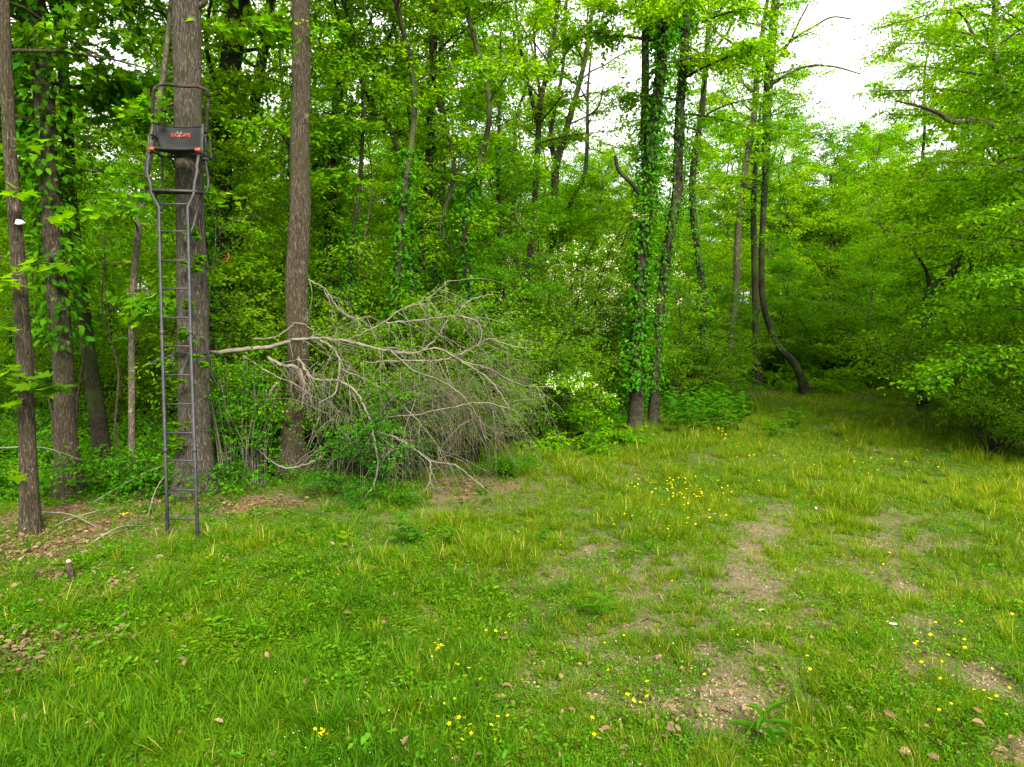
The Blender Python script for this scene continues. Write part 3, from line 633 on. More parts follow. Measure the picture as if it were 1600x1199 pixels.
ZN = [(40, 'the lichen-patched slim trunk'), (108, 'the creeper-wrapped maple'), (165, 'the dark leaning trunk'), (207, 'the thin sapling stem'), (300, 'the ladder trunk'), (350, 'the creeper-flecked dark trunk'), (395, 'the slim tilting trunk'),
      (466, 'the stout bare brown trunk'), (515, 'the creeper-skirted slim trunk'), (585, 'the brush pile'), (655, 'the ivy-footed thin trunk'), (700, 'the straight thin trunk'), (760, 'the brush tips'), (833, 'the vase-shaped tree'), (870, 'the forked tree'), (925, 'the blossom shrubs'),
      (1000, 'the big ivy trunk'), (1055, 'the curving ivy trunk'), (1098, 'the ivy column'), (1150, 'the slim pale trunk'), (1205, 'the kinked tree'), (1265, 'the kinked tree foot'), (1330, 'the open sky gap'), (1400, 'the meadow end'), (1460, 'the diagonal trunk'), (1530, 'the arching grey bough'), (1600, 'the frame edge bush'), (1700, 'the frame edge')]
def zone(px, d=None, s=None, sc=None):
    z = min(ZN, key=lambda q: abs(q[0] - px))[1]
    if d is None: return 'near ' + z
    e = d - float(edge(px)); k = int(np.digitize(e, [2, 4.5, 8, 13])); f = (s - sc[0]) / (sc[1] - sc[0] + 1e-6); w_ = ['low', 'middling', 'high'][int(np.clip(f * 3, 0, 2))]
    return w_, ('at the wood edge by', 'just inside the wood by', 'behind', 'well behind', 'deep in the wood beyond')[k] + ' ' + z
def sky_limit(px, d):
    if 1205 < px < 1390: return 2.6 + .275 * d
    if 885 < px < 1000: return 2.6 + .25 * d
    return 99
used = []
def free(x, y, dmin):
    for a, b in used:
        if (a - x) ** 2 + (b - y) ** 2 < dmin * dmin: return False
    used.append((x, y)); return True
def scatter(kind, protos, name, desc, cat, n, pxr, dr, dmin, sc, Hn, tries=40):
    k = 0
    for _ in range(n * tries):
        if k >= n: break
        px = rg0.uniform(*pxr); d = edge(px) + rg0.uniform(*dr)
        s = rg0.uniform(*sc); lim = sky_limit(px, d)
        if Hn * s > lim: s = lim / Hn
        if s < .35: continue
        x = px2x(px, d)
        if 1140 < px < 1310 and d < 27.5: continue
        if kind in 'sup' and 825 < px < 1010 and d < 21: continue
        if not free(x, d, dmin): continue
        w_, z = zone(px, d, s, sc); lab = f'{w_} {desc} {z}'; place(protos[rg0.integers(len(protos))], name, lab, cat, f'{cat}s: {lab}', x, d, rg0.uniform(0, 6.28), s); k += 1
scatter('u', PT['under'], 'understory_tree', 'layered leafy tree', 'tree', 46, (340, 1750), (2, 12), 1.9, (.45, .9), 7.5)
scatter('u', PT['under'], 'understory_tree', 'layered leafy tree', 'tree', 10, (-150, 340), (6, 16), 2.2, (.6, 1.0), 7.5)
scatter('t', PT['tall'], 'woodland_tree', 'slender light-green tree', 'tree', 52, (-250, 1850), (7, 24), 2.4, (.8, 1.2), 13.5)
scatter('u', PT['under'], 'understory_tree', 'broad tree leafy to the ground', 'tree', 19, (1310, 1750), (.5, 9), 1.9, (.9, 1.5), 7.5)
PT['slim'] = [proto_tree(191 + i, 12.5, .085, 6.2, 14, 1.9, 6500, .095, (.3, 1.1), .4, .5, lean=.45, mat='leaf_bright') for i in range(3)]
for i_ in (0, 1, 2):
    me_ = PT['slim'][i_][0][1]; k_ = 34 * 9; co_ = np.array([v.co[:] for v in me_.vertices[:k_]]).reshape(34, 9, 3); pc_ = co_.mean(1); rr_ = np.linalg.norm(co_ - pc_[:, None], axis=2).mean(1)
    rgv = np.random.default_rng(400 + i_); n_ = 1900; f_ = rgv.random(n_) ** 1.2 * (14 if i_ else 24); j_ = f_.astype(int); c_ = pc_[j_] + (pc_[j_ + 1] - pc_[j_]) * (f_ - j_)[:, None]; a_ = rgv.uniform(0, 6.28, n_)
    rd_ = np.stack([np.cos(a_), np.sin(a_), 0 * a_], 1); o_ = np.abs(rgv.normal(0, .1, n_)) * (.4 + vnoise(c_[:, 2] * 1.3, a_, 1.0, 401 + i_)) + .01
    d_ = rd_ * .6 + rgv.normal(0, .45, (n_, 3)); d_[:, 2] -= .5; nr_ = rd_ * .5 + rgv.normal(0, .35, (n_, 3)); nr_[:, 2] += .7
    mv_ = MB(); leaves(mv_, rgv, c_ + rd_ * (rr_[j_] + o_)[:, None], d_, nr_, .09 * rgv.uniform(.5, 1.2, n_), 'oval'); PT['slim'][i_].append(('creeper', mv_.mesh('creeper', M['leaf_ivy'])))
scatter('m', PT['slim'], 'slim_tree', 'slim dark-stemmed tree', 'tree', 12, (330, 790), (.6, 5), 1.2, (.85, 1.15), 12.5)
PT['pole'] = [proto_tree(181 + i, 8, .028, 3.0, 12, 1.2, 1800, .10, (.3, 1.0), .4, .7, lean=.5, sub=3, barkm='bark_brown' if i else 'bark_pale', mat='leaf_bright') for i in range(3)]
used = []
scatter('p', PT['pole'], 'thin_sapling', 'pole-thin sapling with few leaves', 'sapling', 48, (-60, 1250), (.6, 7), .6, (.6, 1.15), 8)
used = []
scatter('s', PS['privet'], 'privet_shrub', 'dense fine-leaved shrub', 'shrub', 46, (440, 1700), (.3, 6), 1.1, (.8, 1.5), 3)
scatter('s', PS['privet'], 'privet_shrub', 'dense fine-leaved shrub', 'shrub', 16, (-150, 440), (5, 14), 1.3, (.8, 1.5), 3)
scatter('s', PS['privet'], 'privet_shrub', 'tall billowing fine-leaved shrub', 'shrub', 26, (470, 1010), (.8, 6), .9, (1.2, 1.75), 3)
scatter('l', PS['low'], 'low_shrub', 'knee-high leafy shrub', 'shrub', 56, (-100, 1500), (.2, 5), .9, (.6, 1.3), 1.2)
for k, (px, Y) in enumerate([(1235, 28.5), (1275, 29.5), (1320, 29), (1350, 30.5), (1385, 30), (1420, 29), (1450, 27)]):
    lab = 'bright shrub in the meadow-end row ' + zone(px)
    place((PS['bright'][1], PS['privet'][1])[k % 2], 'meadow_end_shrub', lab, 'shrub', 'bright shrubs at the far end of the meadow', px2x(px, Y), Y, k, 1.7)
# white blossom shrubs and the bright arching bush
for px, Y, s, i, lab in [(880, 17.6, 1.3, 0, 'fullest white-blossomed shrub beside the big ivy trunk'), (850, 18.6, 1.2, 1, 'white-blossomed shrub under the dark forked tree'), (915, 19.0, 1.4, 1, 'tallest white-blossomed shrub just behind the big ivy trunk'), (815, 18, .85, 0, 'lowest white-blossomed shrub at the foot of the vase-shaped tree')]:
    place(PS['white'][i], 'blossom_shrub', lab, 'shrub', 'white blossom shrubs', px2x(px, Y), Y, px, s)
place(PS['bright'][0], 'arching_bush', 'bright green arching bush dotted with white blossom beside the big ivy trunk', 'bush', None, px2x(895, 15.2), 15.2, .4, 1.2)
place(PS['bright'][1], 'leafy_bush', 'light green broad-leaved bush beside the kinked foot of the crooked tree', 'bush', None, px2x(1285, 25.5), 25.5, .4, .9)
place(PS['privet'][2], 'thorny_bush', 'straggly olive bush with bare inner stems reaching onto the grass at the frame edge', 'bush', None, px2x(1560, 13.4), 13.4, 1, .85)
place(PS['privet'][0], 'thorny_bush', 'tall olive bush behind the straggly one at the frame edge', 'bush', None, px2x(1590, 15.6), 15.6, 2, 1.2)

# ---- far wood that closes the view: one uncountable mass
def gn_scatter(name, P, rot, scl, idx, srcs, label, cat, mat=None):
    """points -> instances of the source meshes, one object"""
    col = bpy.data.collections.new(name + '_sources')
    for k, me in enumerate(srcs):
        o = bpy.data.objects.new(f'{name}_{k:02d}', me); col.objects.link(o)
    me = bpy.data.meshes.new(name); me.vertices.add(len(P)); me.vertices.foreach_set('co', np.asarray(P, np.float32).ravel())
    a = me.attributes.new('rot', 'FLOAT_VECTOR', 'POINT'); a.data.foreach_set('vector', np.asarray(rot, np.float32).ravel())
    a = me.attributes.new('scl', 'FLOAT', 'POINT'); a.data.foreach_set('value', np.asarray(scl, np.float32))
    a = me.attributes.new('idx', 'INT', 'POINT'); a.data.foreach_set('value', np.asarray(idx, np.int32))
    o = link(name, me)
    ng = bpy.data.node_groups.new(name, 'GeometryNodeTree')
    ng.interface.new_socket('Geometry', in_out='INPUT', socket_type='NodeSocketGeometry'); ng.interface.new_socket('Geometry', in_out='OUTPUT', socket_type='NodeSocketGeometry')
    gi = ng.nodes.new('NodeGroupInput'); go = ng.nodes.new('NodeGroupOutput'); ip = ng.nodes.new('GeometryNodeInstanceOnPoints')
    ci = ng.nodes.new('GeometryNodeCollectionInfo'); ci.inputs['Collection'].default_value = col; ci.inputs['Separate Children'].default_value = True; ci.inputs['Reset Children'].default_value = True
    def attr(nm, ty):
        n = ng.nodes.new('GeometryNodeInputNamedAttribute'); n.data_type = ty; n.inputs['Name'].default_value = nm; return n.outputs['Attribute']
    ng.links.new(gi.outputs[0], ip.inputs['Points']); ng.links.new(ci.outputs[0], ip.inputs['Instance']); ip.inputs['Pick Instance'].default_value = True
    ng.links.new(attr('idx', 'INT'), ip.inputs['Instance Index']); ng.links.new(attr('scl', 'FLOAT'), ip.inputs['Scale'])
    er = ng.nodes.new('FunctionNodeEulerToRotation'); ng.links.new(attr('rot', 'FLOAT_VECTOR'), er.inputs[0]); ng.links.new(er.outputs[0], ip.inputs['Rotation'])
    ng.links.new(ip.outputs[0], go.inputs[0])
    md = o.modifiers.new('scatter', 'NODES'); md.node_group = ng
    tag(o, label, cat, kind='stuff'); return o
P, Sx, I = [], [], []
far_src = [m for p in PT['tall'][:3] for _, m in p] + [m for p in PT['under'][:3] for _, m in p]
for _ in range(430):
    px = rg0.uniform(-900, 2500); d = rg0.uniform(34, 58); x = px2x(px, d)
    if abs(x) > 60: continue
    s = rg0.uniform(.95, 1.45); lim = sky_limit(px, d)
    tall = rg0.random() < .22; Hn = 13.5 if tall else 7.5
    if 1190 < px < 1400 or 870 < px < 1010: s = min(s, lim / Hn * .95)
    k = rg0.integers(3); b_ = (0 if tall else 6) + 2 * k
    for j in (0, 1): P.append((x, d, 0)); Sx.append(s); I.append(b_ + j)
R_ = np.zeros((len(P), 3)); rz_ = rg0.uniform(0, 6.28, len(P) // 2); R_[0::2, 2] = rz_; R_[1::2, 2] = rz_
# side woods beyond the frame edges
gn_scatter('far_woods', P, R_, Sx, I, far_src, 'hazy mass of green trees closing the view beyond the nearer woods', 'woods')

# ---------------------------------------------------------------- ladder stand
def ladder_stand():
    g = gp(286, 842); root = empty('ladder_stand', g)
    tag(root, 'dark grey metal hunting ladder stand with black fabric seat leaning on the thick trunk', 'ladder stand')
    Yb_l, Yb_r = gp(262, 838).y, gp(309, 848).y
    def ydep(py, yb): return yb + (9.12 - yb) * (845 - py) / (845 - 320)
    def rail(pts, yb, low):
        P = [at(px, py, ydep(py, yb) if py > 320 else 9.12 + (320 - py) * .0012) for px, py in pts]
        P[0].z = float(gz(P[0].x, P[0].y)) - .03
        mb = MB(); square_tube(mb, P, .033); return mb.build('rail', M['steel'], root)
    rail([(262, 838), (258, 690), (253, 520), (250, 400), (248.5, 324), (236.5, 302), (235.2, 287), (230, 271), (231, 252), (234.8, 238)], Yb_l, 0)
    rail([(309, 848), (304, 700), (298, 530), (295, 400), (293.3, 324), (302.6, 304), (304, 287), (308.3, 268), (307.7, 260), (311, 240)], Yb_r, 0)
    LX = lambda y: np.interp(y, [324, 400, 520, 690, 838], [248.5, 250, 253, 258, 262]); RX = lambda y: np.interp(y, [324, 400, 530, 700, 848], [293.3, 295, 298, 304, 309])
    for y in (319, 361.5, 407, 451, 496.5, 541, 586, 631.5, 676.5, 720, 766, 811):
        a, b = at(LX(y) + 1, y + .3, ydep(y, Yb_l)), at(RX(y) - 1, y, ydep(y, Yb_r))
        mb = MB(); tube(mb, [a, (a + b) / 2, b], .0115, 10); mb.build('rung', M['steel'], root, smooth=True)
    # joint sleeves on the rails
    for y in (520, 704):
        for X, yb in ((LX, Yb_l), (RX, Yb_r)):
            p0, p1 = at(X(y), y - 4, ydep(y, yb)), at(X(y), y + 4, ydep(y, yb))
            mb = MB(); square_tube(mb, [p0, p1], .046); mb.build('sleeve', M['steel'], root)
    Y1, Y2 = 9.16, 9.70
    # foot platform (grate of slats)
    a0, a1 = at(238, 297, 9.14), at(304, 299, 9.14); b0, b1 = at(243, 301.5, 9.58), at(316, 302, 9.58)
    pf = MB()
    for p, q in ((a0, a1), (a1, b1), (b1, b0), (b0, a0)): square_tube(pf, [p, q], .03)
    fp = pf.build('foot_platform', M['steel'], root)
    for k in range(7):
        f = (k + .5) / 7; p, q = a0.lerp(b0, f), a1.lerp(b1, f); mb = MB(); box(mb, tuple((p + q) / 2), ((q - p).length - .03, .034, .01)); o = mb.build('slat', M['steel'], root)
        o.parent = fp
    # braces from platform to ladder
    for pts in ([(315, 304, 9.58), (309, 325, 9.4), (303, 352, 9.2), (296, 368, 9.1)], [(243, 303, 9.58), (246, 330, 9.38), (247.5, 365, 9.1)]):
        mb = MB(); square_tube(mb, [at(*p) for p in pts], .026); mb.build('brace', M['steel'], root)
    # rear uprights
    for pts in ([(252, 236, 9.66), (253.5, 275, 9.66), (255, 300, 9.58), (253, 330, 9.4)], [(321, 214, 9.68), (321.5, 250, 9.68), (324, 296, 9.62), (322, 301, 9.6), (316, 303, 9.58)]):
        P = smooth_path([tuple(at(*p)) for p in pts], 14); mb = MB(); tube(mb, P, .014, 8); mb.build('upright', M['steel'], root, smooth=True)
    # seat frame
    mb = MB(); sf = [at(237, 237, 9.2), at(252, 245, 9.6), at(298, 245, 9.66), at(331, 250, 9.66), at(315, 238, 9.2)]
    for p, q in zip(sf, sf[1:]): tube(mb, [p, q], .013, 8)
    mb.build('seat_frame', M['steel'], root, smooth=True)
    mb = MB(); tube(mb, smooth_path([tuple(at(263, 245, 9.6)), tuple(at(271, 253, 9.66)), tuple(at(273, 262, 9.74))], 8), .012, 7); mb.build('seat_brace', M['steel'], root, smooth=True)
    # seat fabric, sagging
    A, Bq, Cq, D = at(239, 231.5, 9.2), at(307, 232.5, 9.2), at(317, 236, 9.62), at(250, 236, 9.62)
    mb = MB(); n = 10; V = []
    for i in range(n + 1):
        for j in range(n + 1):
            u, v = i / n, j / n; p = A.lerp(Bq, u).lerp(D.lerp(Cq, u), v); p = Vector(p); p.z -= .035 * math.sin(PI * u) * (.35 + math.sin(PI * v)); V.append(tuple(p))
    V2 = [(x, y, z - .012) for x, y, z in V]; m = len(V); q = []
    for i in range(n):
        for j in range(n):
            a = i * (n + 1) + j; q.append((a, a + 1, a + n + 2, a + n + 1)); q.append((m + a, m + a + n + 1, m + a + n + 2, m + a + 1))
    for i in range(n):
        for a, b in ((i * (n + 1), (i + 1) * (n + 1)), (i * (n + 1) + n, (i + 1) * (n + 1) + n), (i, i + 1), (n * (n + 1) + i, n * (n + 1) + i + 1)): q.append((a, b, m + b, m + a))
    mb.add(V + V2, None, q); mb.build('seat', M['mesh_black'], root, smooth=True)
    mb = MB(); tube(mb, smooth_path([tuple(at(238, 231.6, 9.19)), tuple(at(272, 233.3, 9.19)), tuple(at(310, 233, 9.19))], 14), .019, 10); mb.build('seat_edge', M['mesh_black'], root, smooth=True)
    for px, py in ((236.6, 233), (309, 234.4)):
        mb = MB(); p = at(px, py, 9.17); tube(mb, [p + Vector((-.034, 0, .002)), p + Vector((-.028, 0, 0)), p + Vector((.028, 0, 0)), p + Vector((.034, 0, -.002))], [.016, .025, .025, .016], 12); mb.build('end_cap', M['orange'], root, smooth=True)
    # backrest: curved cloth panel
    TL, TR, BL, BR = at(244.5, 195, 9.62), at(317, 197.5, 9.62), at(250, 229, 9.60), at(315, 232.5, 9.60)
    mb = MB(); n = 12; V = []
    for i in range(n + 1):
        for j in range(9):
            u, v = i / n, j / 8; p = TL.lerp(TR, u).lerp(BL.lerp(BR, u), v); p = Vector(p)
            p.y += .05 * math.sin(PI * u); p.z -= .010 * math.sin(PI * u) * (1 - v) * 1.3; V.append(tuple(p))
    V2 = [(x, y + .008, z) for x, y, z in V]; m = len(V); q = []
    for i in range(n):
        for j in range(8):
            a = i * 9 + j; q.append((a, a + 1, a + 10, a + 9)); q.append((m + a, m + a + 9, m + a + 10, m + a + 1))
    for i in range(n):
        for a, b in ((i * 9, i * 9 + 9), (i * 9 + 8, i * 9 + 17)): q.append((a, b, m + b, m + a))
    for j in range(8):
        for a, b in ((j, j + 1), (n * 9 + j, n * 9 + j + 1)): q.append((a, b, m + b, m + a))
    mb.add(V + V2, None, q); back = mb.build('backrest', M['mesh_black'], root, smooth=True); back['label'] = 'black fabric backrest with orange lettering'
    # hems
    mb = MB(); tube(mb, [Vector(V[i * 9]) for i in range(n + 1)], .009, 7); mb.build('hem', M['mesh_black'], root, smooth=True)
    for a, b, y in (((245, 193), (251, 234), 9.63), ((317, 194), (315, 236), 9.63)):
        mb = MB(); square_tube(mb, [at(*a, y), at(*b, y)], .03); mb.build('back_post', M['steel'], root)
    # lettering
    def text(body, px0, px1, py, hpx, name='lettering'):
        cu = bpy.data.curves.new('lettering', 'FONT'); cu.body = body; cu.extrude = .0012; cu.offset = .006; cu.space_character = 1.15
        tmp = bpy.data.objects.new('tmp', cu); C.objects.link(tmp); dg = bpy.context.evaluated_depsgraph_get()
        me = bpy.data.meshes.new_from_object(tmp.evaluated_get(dg)); bpy.data.objects.remove(tmp)
        co = np.array([v.co for v in me.vertices]); mn, mx = co.min(0), co.max(0)
        a, b = at(px0, py, 9.655), at(px1, py, 9.655); W = (b - a).length; H = hpx * 9.655 / FPX
        for v in me.vertices:
            v.co = ((v.co.x - mn[0]) / (mx[0] - mn[0]) * W, (v.co.z) * 1.0, (v.co.y - mn[1]) / (mx[1] - mn[1]) * H)
        me.materials.clear(); me.materials.append(M['logo_orange'])
        u = (px0 + px1) / 2; ub = (u - 245) / 72; y = 9.61 + .05 * math.sin(PI * ub) - .008
        o = link(name, me, back); o.location = Vector((a.x, y, a.z)) - Vector(root.location); o.rotation_euler = (math.radians(0), 0, 0)
        # back is at root origin, parented without offset
        return o
    text('BIG', 267.5, 279, 214.2, 5.6); text('GAME', 282.5, 298, 214.2, 5.6)
    # antlered emblem
    mb = MB(); c = at(280.6, 212, 9.655); s = 9.655 / FPX * .8
    def P_(dx, dy): return (c.x + dx * s, 9.648, c.z - dy * s)
    for side in (-1, 1):
        for pts in ([(0, 0), (side * 1.5, -2), (side * 3.3, -4.5), (side * 3.6, -7.5)], [(side * 1.5, -2), (side * 1.6, -5)], [(side * 3.0, -4), (side * 5, -5.5)]):
            Q = [P_(*p) for p in pts]; tube(mb, Q if len(Q) > 2 else [Q[0], tuple((Vector(Q[0]) + Vector(Q[1])) / 2), Q[1]], .003, 5)
    tube(mb, [P_(0, -1), P_(0, 2), P_(0, 6)], [.006, .009, .003], 6)
    o = mb.build('emblem', M['logo_grey'], root, smooth=True); o.parent = back
    # arm rests
    for pts in ([(236.5, 233, 9.2), (232.5, 222, 9.2), (232.5, 213, 9.22), (235, 211, 9.3), (246, 216, 9.62)], [(316, 240, 9.22), (316, 226, 9.22), (316, 215, 9.22), (318.5, 213.5, 9.28), (326, 219, 9.6), (329, 232, 9.62), (330.5, 250, 9.64)]):
        P = smooth_path([tuple(at(*p)) for p in pts], 22); mb = MB(); tube(mb, P, .014, 8); mb.build('armrest', M['steel'], root, smooth=True)
    # padded shooting rail, folded up
    rl = [(244, 236, 9.58), (241, 196, 9.5), (238.5, 175, 9.46), (239.5, 150, 9.42), (243, 136, 9.4), (252, 133, 9.4), (285, 135, 9.4), (316, 137.5, 9.4), (324.5, 142, 9.42), (325.5, 155, 9.45), (324, 180, 9.5), (322.5, 210, 9.56), (321.5, 238, 9.6)]
    P = smooth_path([tuple(at(*p)) for p in rl], 60); mb = MB(); tube(mb, P, .014, 8); rr = mb.build('shooting_rail', M['steel'], root, smooth=True)
    for i0, i1 in ((9, 22), (23, 42), (43, 54)):
        mb = MB(); seg = P[i0:i1]; tube(mb, seg, [.017] + [.021] * (len(seg) - 2) + [.017], 12, .06, i0); o = mb.build('padding', M['camo_pad'], root, smooth=True); o.parent = rr
    # standoff bar, straps
    mb = MB(); square_tube(mb, [at(283, 585, ydep(585, Yb_l)), at(296, 554, 9.72)], .026); mb.build('standoff_bar', M['steel'], root)
    tc_ = at(299, 551, 9.95); r = 51 * 9.95 / FPX / 2 + .012; ring = [(tc_.x + r * math.cos(a), 9.95 + r * math.sin(a), tc_.z + .02 * math.sin(2 * a)) for a in np.linspace(0, 2 * PI, 33)]
    mb = MB(); tube(mb, ring, .013, 6); mb.build('strap', M['rope'], root)
    tc_ = at(295, 246, 9.95); r = 47 * 9.95 / FPX / 2 + .012; ring = [(tc_.x + r * math.cos(a), 9.95 + r * math.sin(a), tc_.z) for a in np.linspace(0, 2 * PI, 33)]
    mb = MB(); tube(mb, ring, .015, 6); mb.build('strap', M['rope'], root)
    return root
ladder_stand()
# safety line hanging beside the trunk
mb = MB(); P = smooth_path([tuple(at(*p)) for p in [(314, 300, 9.66), (317, 330, 9.66), (318, 400, 9.65), (320, 470, 9.66), (324, 545, 9.66), (330, 562, 9.6), (333, 590, 9.6), (346, 608, 9.6)]], 40)
tube(mb, P, .007, 6); o = mb.build('rope', M['rope'], at0=Vector(P[-1])); tag(o, 'thin black safety line hanging down the thick trunk from the stand', 'rope')
mb = MB(); P = smooth_path([tuple(at(*p)) for p in [(272, 576, 9.6), (269, 560, 9.6), (272, 549, 9.66), (290, 552, 9.66), (305, 551, 9.66)]], 16)
tube(mb, P, .008, 6); o = mb.build('rope_end', M['rope'], at0=Vector(P[0])); tag(o, 'loose black strap end dangling behind the ladder at its middle', 'strap')

# white paint blaze
def blob(name, c, rx, rz_, mat, label, cat, seed):
    rg = np.random.default_rng(seed); mb = MB(); n = 16; V = [tuple(c)]
    for k in range(n):
        a = k / n * 2 * PI; r = 1 + rg.normal(0, .1); V.append((c[0] + rx * math.cos(a) * r, c[1] + .035 * math.cos(a) ** 2, c[2] + rz_ * math.sin(a) * r))
    V += [(x, y + .03, z) for x, y, z in V[1:]]
    t = [(0, 1 + (k + 1) % n, 1 + k) for k in range(n)]; q = [(1 + k, 1 + (k + 1) % n, 1 + n + (k + 1) % n, 1 + n + k) for k in range(n)]
    mb.add(V, t, q); o = mb.build(name, mat, at0=Vector(c)); return tag(o, label, cat)
c = at(27, 347, 8.27); blob('paint_mark', c, .05, .032, M['white_paint'], 'white paint blaze on the slim lichen-patched trunk', 'paint mark', 3)
for px, py, s in ((30, 478, 1), (29, 505, .8), (32, 530, .9)):
    pass

# five-leaved creeper on the oak by the ladder, big sapling leaves: separate leaves
def leaf_mesh(shape, name, mat, rgseed=0, n=1):
    rg = np.random.default_rng(rgseed); mb = MB()
    if n == 1: leaves(mb, rg, np.zeros((1, 3)), np.array([[0, 1., 0]]), np.array([[0, 0, 1.]]), np.ones(1), shape)
    else:
        a = np.linspace(-1.3, 1.3, n); leaves(mb, rg, np.zeros((n, 3)), np.stack([np.sin(a), np.cos(a), -.15 + 0 * a], 1), np.tile([0, 0, 1.], (n, 1)), 1 - .25 * np.abs(a), shape, hue=.5)
    return mb.mesh(name, mat)
LM = {'maple': leaf_mesh('maple', 'leaf', M['leaf_maple']), 'palm5': leaf_mesh('oval', 'leaf', M['leaf_mid'], 1, 5), 'lance': leaf_mesh('lance', 'leaf', M['herb'], 2), 'oval': leaf_mesh('oval', 'leaf', M['herb'], 3),
      'oval_b': leaf_mesh('oval', 'leaf', M['leaf_bright'], 4)}
rl_ = random.Random(5)
def put_leaf(parent, key, p, size, heading=None, tilt=None):
    h = rl_.uniform(0, 6.28) if heading is None else heading; t = rl_.uniform(-.6, .1) if tilt is None else tilt
    o = link('leaf', LM[key], parent, Vector(p) - Vector(parent.location)); o.rotation_euler = (t, rl_.uniform(-.4, .4), h); o.scale = (size,) * 3
    return o
root = empty('creeper_vine', at(310, 770, 9.66)); tag(root, 'five-leaved creeper sprigs scattered up the thick trunk behind the ladder rungs', 'vine')
mb = MB(); tube(mb, smooth_path([tuple(at(*p)) for p in [(300, 740, 9.6), (286, 690, 9.65), (292, 640, 9.68), (285, 600, 9.69), (300, 540, 9.7), (306, 500, 9.7), (300, 470, 9.71), (309, 420, 9.72), (310, 370, 9.72)]], 50), .006, 5)
mb.build('vine_stem', M['bark_brown'], root)
for cx, cy, n, sp in [(307, 365, 5, 12), (292, 415, 4, 10), (312, 405, 6, 11), (306, 425, 4, 10), (295, 480, 5, 9), (292, 525, 5, 10), (304, 535, 4, 10), (306, 560, 4, 9), (282, 600, 6, 10), (270, 665, 4, 9), (282, 690, 7, 12), (276, 698, 4, 9), (284, 662, 3, 8), (325, 575, 3, 8)]:
    for _ in range(n): put_leaf(root, 'palm5', at(cx + rl_.gauss(0, sp * .5), cy + rl_.gauss(0, sp * .45), 9.58 + rl_.uniform(0, .08)), rl_.uniform(.09, .14), heading=PI + rl_.uniform(-.9, .9), tilt=rl_.uniform(.3, 1.0))
root = empty('maple_sapling', at(48, 828, 8.2)); tag(root, 'sprays of large bright maple leaves in front of the slim lichen-patched trunk', 'sapling')
mb = MB()
for a, b in (((60, 835), (40, 640)), ((40, 640), (30, 420)), ((40, 600), (0, 580)), ((40, 620), (85, 600)), ((35, 500), (5, 500)), ((32, 430), (70, 410)), ((30, 430), (0, 400))):
    tube(mb, smooth_path([tuple(at(*a, 8.1)), tuple(at((a[0] + b[0]) / 2 + 4, (a[1] + b[1]) / 2 - 6, 8.05)), tuple(at(*b, 8.0))], 8), .007, 5)
mb.build('stem', M['bark_brown'], root)
for cx, cy, n, sx, sy in [(15, 445, 9, 18, 8), (75, 415, 9, 20, 9), (45, 425, 5, 14, 8), (10, 510, 4, 12, 8), (20, 583, 9, 18, 9), (75, 605, 10, 20, 9), (8, 635, 4, 8, 6), (60, 590, 5, 14, 6), (20, 300, 6, 14, 10), (95, 340, 8, 16, 10), (40, 225, 6, 14, 10), (240, 430, 4, 9, 6), (20, 745, 3, 8, 6), (210, 480, 6, 10, 10), (205, 500, 5, 12, 8)]:
    for _ in range(n): put_leaf(root, 'maple', at(cx + rl_.gauss(0, sx * .6), cy + rl_.gauss(0, sy * .7), (8.0 if cx < 150 else 10.3) + rl_.uniform(-.15, .15)), rl_.uniform(.14, .22), tilt=rl_.uniform(-.5, .1))

